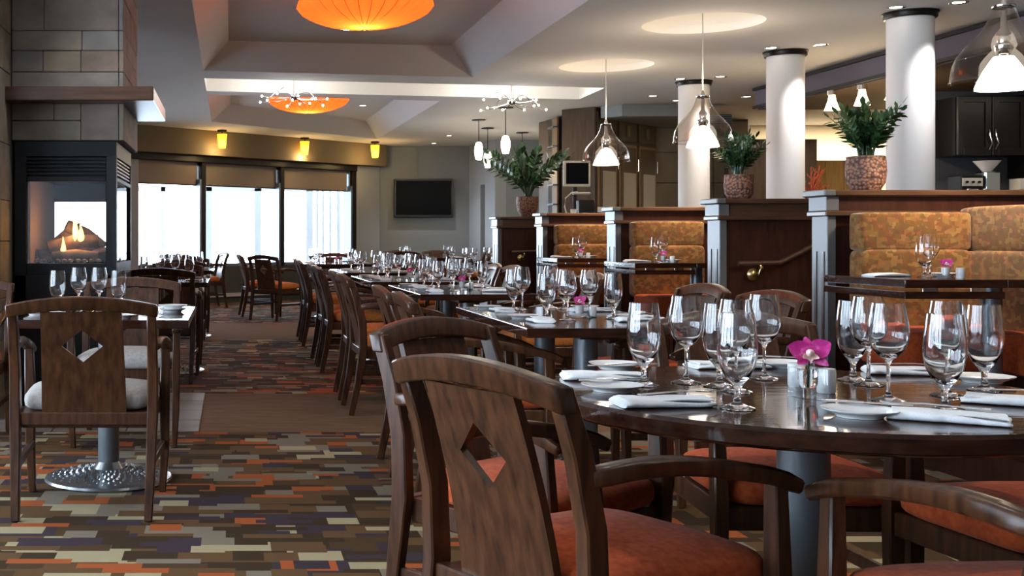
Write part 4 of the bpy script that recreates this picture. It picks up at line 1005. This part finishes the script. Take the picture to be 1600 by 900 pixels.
vt = thing('air_grille', 'grey slatted air grille on the bulkhead end', 'vent', (6.3, 15.28, CZ-.16))
for k in range(4): ob('grille_slat', B().box(0, .35, -.02, .0, -.09+.028*k, -.075+.028*k), ALU, vt)
ob('grille_back', B().box(.0, .35, .0, .3, -.10, .02), BLACKM, vt)
pc = thing('service_counter', 'dark service counter behind the fourth partition', 'counter', (4.12, 13.3, 0))
ob('counter_body', B().box(-.35, .35, -.22, .22, 0, 1.30), PANEL, pc); ob('counter_top', B().box(-.4, .38, -.26, .26, 1.30, 1.335), GREYPL, pc, bevel=.006)
mo = thing('monitor', 'square monitor with pale frame standing on the service counter', 'monitor', (4.02, 13.35, 1.336))
mw, mh, mz = .155, .15, .51
ob('frame', B().box(-mw, mw, 0, .05, mz-mh, mz+mh), GREYPL, mo, bevel=.008); ob('screen', B().box(-mw+.025, mw-.025, -.004, 0, mz-mh+.03, mz+mh-.025), SCREEN, mo)
ob('stand', B().tube([(0, .08, .03), (0, .10, mz-.1)], .025, 10), BLACKM, mo); ob('foot', B().box(-.1, .1, 0, .18, 0, .02), BLACKM, mo, bevel=.006)
dlp = thing('desk_lamp', 'small desk lamp with curved arm below the monitor', 'lamp', (3.86, 13.2, 1.336))
ob('base', B().lathe([(.05, 0), (.05, .012), (.01, .02)], 20, capb=True), CHROME, dlp, smooth=40)
ob('arm', B().tube([(0, 0, .015), (-.03, 0, .12), (-.02, 0, .22), (.05, 0, .285), (.12, 0, .29)], .008, 8), GREYPL, dlp, smooth=60)
ob('head', B().box(.06, .26, -.04, .04, .262, .29), GREYPL, dlp, bevel=.01)
tel = thing('card_terminal', 'grey card terminal on the service counter', 'terminal', (4.24, 13.17, 1.336), -.3)
ob('body', B().prism([(-.07, -.05), (.07, -.05), (.07, .06), (-.07, .06)], 0, .05), GREYPL, tel, bevel=.01); ob('keypad', B().box(-.05, .05, -.035, .04, .05, .056), BLACKM, tel); ob('receipt', B().box(-.04, .04, .03, .045, .05, .12), CHINA, tel)
bx_ = thing('black_bag', 'dark rounded bundle behind the desk lamp', 'bundle', (4.05, 13.15, 1.336)); ob('bundle', cushion(B(), -.09, .09, -.06, .06, 0, .2), BLACKM, bx_, smooth=60)
cupo = ob('paper_cup', B().lathe([(.03, 0), (.038, .09), (.04, .092), (.036, .09), (.029, .006), (.001, .005)], 20, capb=True), CHINA, None, (3.90, 13.09, 1.336), label='small pale cup beside the desk lamp', category='cup', smooth=40)
# kitchen wall with black cabinets (right)
struct('wall_kitchen', B().box(7.0, 11.0, 11.9, 12.05, 0, 2.615), NAVY, 'dark blue grey kitchen wall at the right')
def kcab(x0, x1, z0, z1, lab, glassd, fy=11.55):
    t = thing('wall_cabinet', lab, 'cabinet', (x0, fy, z0), 0, 'black kitchen wall cabinets'); w, h = x1-x0, z1-z0
    ob('carcass', B().box(0, w, .02, .34, 0, h), BLACKWOOD, t)
    for k in (0, 1):
        a, c = k*w/2+.006, (k+1)*w/2-.006
        d_ = ob('door', B().box(a, c, 0, .02, .0, h).mesh('door', None, .004), BLACKWOOD, t)
        st = .06
        ob('door_frame', B().box(a, a+st, -.014, 0, 0, h).box(c-st, c, -.014, 0, 0, h).box(a+st, c-st, -.014, 0, 0, st+.02).box(a+st, c-st, -.014, 0, h-st, h), BLACKWOOD if not glassd else mat('dark bronze frame', (.025, .022, .02), .3, .3), d_, bevel=.003)
        if glassd: ob('glass_pane', B().box(a+st, c-st, -.006, -.002, st+.02, h-st), SCREEN, d_)
        hx = c-.025 if k == 0 else a+.025
        ob('handle', B().tube([(hx, -.02, .06), (hx+.012, -.045, .12), (hx-.012, -.045, .2), (hx, -.02, .26)], .007, 8), SILVER, d_, smooth=60)
kcab(7.28, 7.98, 1.93, 2.52, 'black wall cabinet with wooden doors right of the nearest column', False)
kcab(8.02, 8.72, 1.72, 2.55, 'black wall cabinet with glazed doors at the right edge', True)
kc = thing('kitchen_counter', 'dark kitchen counter below the black cabinets', 'counter', (7.0, 11.2, 0)); ob('body', B().box(0, 2.2, 0, .69, 0, 1.38), BLACKWOOD, kc); ob('worktop', B().box(-.02, 2.2, -.03, .69, 1.38, 1.42), NAVY, kc, bevel=.006)
KZ = 1.421
cm = thing('coffee_machine', 'silver and black coffee machine on the kitchen counter', 'machine', (7.28, 11.42, KZ))
ob('body', B().box(-.10, .12, -.1, .12, 0, .30), BLACKM, cm, bevel=.012); ob('panel', B().box(-.09, .11, -.106, -.1, .19, .27), GREYPL, cm)
for k in range(3): ob('knob', B().lathe([(.012, 0), (.012, .02)], 10, capt=True).xf(Matrix.Translation((-.05+.06*k, -.106, .23)) @ Matrix.Rotation(PI/2, 4, 'X')), BLACKM, cm)
ob('drip_tray', B().box(-.09, .11, -.16, -.1, 0, .03), SILVER, cm); ob('spout', B().box(-.03, .05, -.14, -.1, .12, .16), SILVER, cm)
gr = thing('coffee_grinder', 'coffee grinder with pale funnel hopper on the kitchen counter', 'grinder', (7.52, 11.45, KZ))
ob('hopper', B().lathe([(.04, .34), (.12, .44), (.125, .445), (.115, .44), (.035, .345)], 24), CHINA, gr, smooth=40); ob('body', B().box(-.07, .09, -.08, .08, .0, .34), SILVER, gr, bevel=.015)
for k, (x, w, z, h, m_, lab) in enumerate(((7.76, .26, 0, .15, PAPER, 'wide printed carton on the kitchen counter'), (7.80, .15, .152, .11, GREYPL, 'small grey box on top of the printed carton'))):
    t = thing('carton', lab, 'box', (x, 11.35, KZ+z)); ob('box_body', B().box(-w/2, w/2, -.08, .08, 0, h), m_, t, bevel=.003)
    ob('printed_panel', B().box(-w*.15, w*.02, -.083, -.08, h*.15, h*.85), mat('red print', (.5, .2, .1), .6) if k == 0 else BLACKM, t); ob('side_print', B().box(w*.12, w*.4, -.083, -.08, h*.1, h*.9), mat('green print', (.35, .5, .2), .6) if k == 0 else NAVY, t)
for k, x in enumerate((7.20, 7.36)): ob('jar', B().lathe([(.035, 0), (.036, .11), (.02, .13), (.02, .16), (.001, .162)], 16, capb=True), SILVER, None, (x, 11.23, KZ), label=('small steel jar left of the coffee machine', 'small steel jar in front of the coffee machine')[k], category='jar', smooth=40)
tray = thing('serving_tray', 'oval silver tray lying on the bar at the right edge', 'tray', (8.35, 11.3, KZ)); ob('dish', B().lathe([(.001, .02), (.30, .02), (.34, .05), (.38, .055), (.385, .05), (.35, .04), (.31, .0), (.001, 0)], 40).xf(Matrix.Diagonal((1, .6, 1, 1))), SILVER, tray, smooth=40)
ob('grip', B().tube([(-.37, -.05, .05), (-.43, -.03, .07), (-.43, .03, .07), (-.37, .05, .05)], .01, 8), SILVER, tray, smooth=60)
gl = thing('globe_lamp', 'white globe lamp at the right edge below the black cabinet', 'lamp', (7.62, 10.8, 2.09)); ob('globe', B().lathe([(.075*math.sin(PI*k/12)+.0005, -.075*math.cos(PI*k/12)) for k in range(13)], 20), WHITELAMP, gl, smooth=60); ob('cord', B().tube([(0, 0, .07), (0, 0, .52)], .004, 6), CHROME, gl)
# spots under the brown bar ceiling
for k, (px, py) in enumerate(((1300, 142), (1347, 133), (1396, 122))):
    x, y = G(px, py, 2.615)
    t = thing('cone_spot', ('left', 'middle', 'right')[k]+' warm glass cone spot under the bar ceiling', 'lamp', (x, y, 2.615), 0, 'warm cone spots over the bar')
    ob('mount', B().lathe([(.05, -.045), (.05, 0)], 16, capb=True), CHROME, t, smooth=40); ob('cone_glass', B().lathe([(.075, -.20), (.07, -.19), (.04, -.10), (.03, -.045)], 20, capb=True), HALO, t, smooth=40)
    light('cone_light', 'POINT', (x, y, 2.36), 8, (1, .75, .45), .05)
light('cream_wall_wash', 'AREA', (9.4, 17.5, 2.55), 45, (1, .84, .6), (2.4, .3), (math.radians(25), 0, 0))
light('bar_strip', 'AREA', (8.3, 14.6, 2.6), 30, (1, .82, .6), (1.6, .5), (0, 0, 0))
light('kitchen_strip', 'AREA', (7.8, 10.6, 2.6), 7, (1, .85, .7), (1.2, .3), (0, 0, 0))
vz = thing('twig_vase', 'clear vase of dried red twigs behind the nearest partition', 'vase', (6.35, 12.6, 1.30)); ob('glass_vase', B().lathe([(.07, 0), (.075, .02), (.085, .24), (.08, .24), (.07, .02), (.001, .015)], 20), THING, vz, smooth=40)
rn = random.Random(2)
for k in range(14):
    a = rn.uniform(0, 2*PI); r = rn.uniform(.05, .17); h = rn.uniform(.35, .6); tb = B().tube([(0, 0, .02), (r*.3*math.cos(a), r*.3*math.sin(a), .25), (r*math.cos(a), r*math.sin(a), h)], [.005, .006, .004], 5)
    for j in range(7): u = .5+.07*j; tb.tube([(r*u*math.cos(a), r*u*math.sin(a), h*u), (r*u*math.cos(a)+rn.uniform(-.05, .05), r*u*math.sin(a)+rn.uniform(-.04, .04), h*u+.05)], .006, 4)
    ob('twig', tb, DRYRED, vz)
bcn = thing('back_counter', 'dark counter carrying the vase of red twigs', 'counter', (6.35, 12.6, 0)); ob('body', B().box(-.3, 1.2, -.25, .25, 0, 1.26), PANEL, bcn); ob('worktop', B().box(-.33, 1.23, -.28, .28, 1.26, 1.299), NAVY, bcn, bevel=.005)
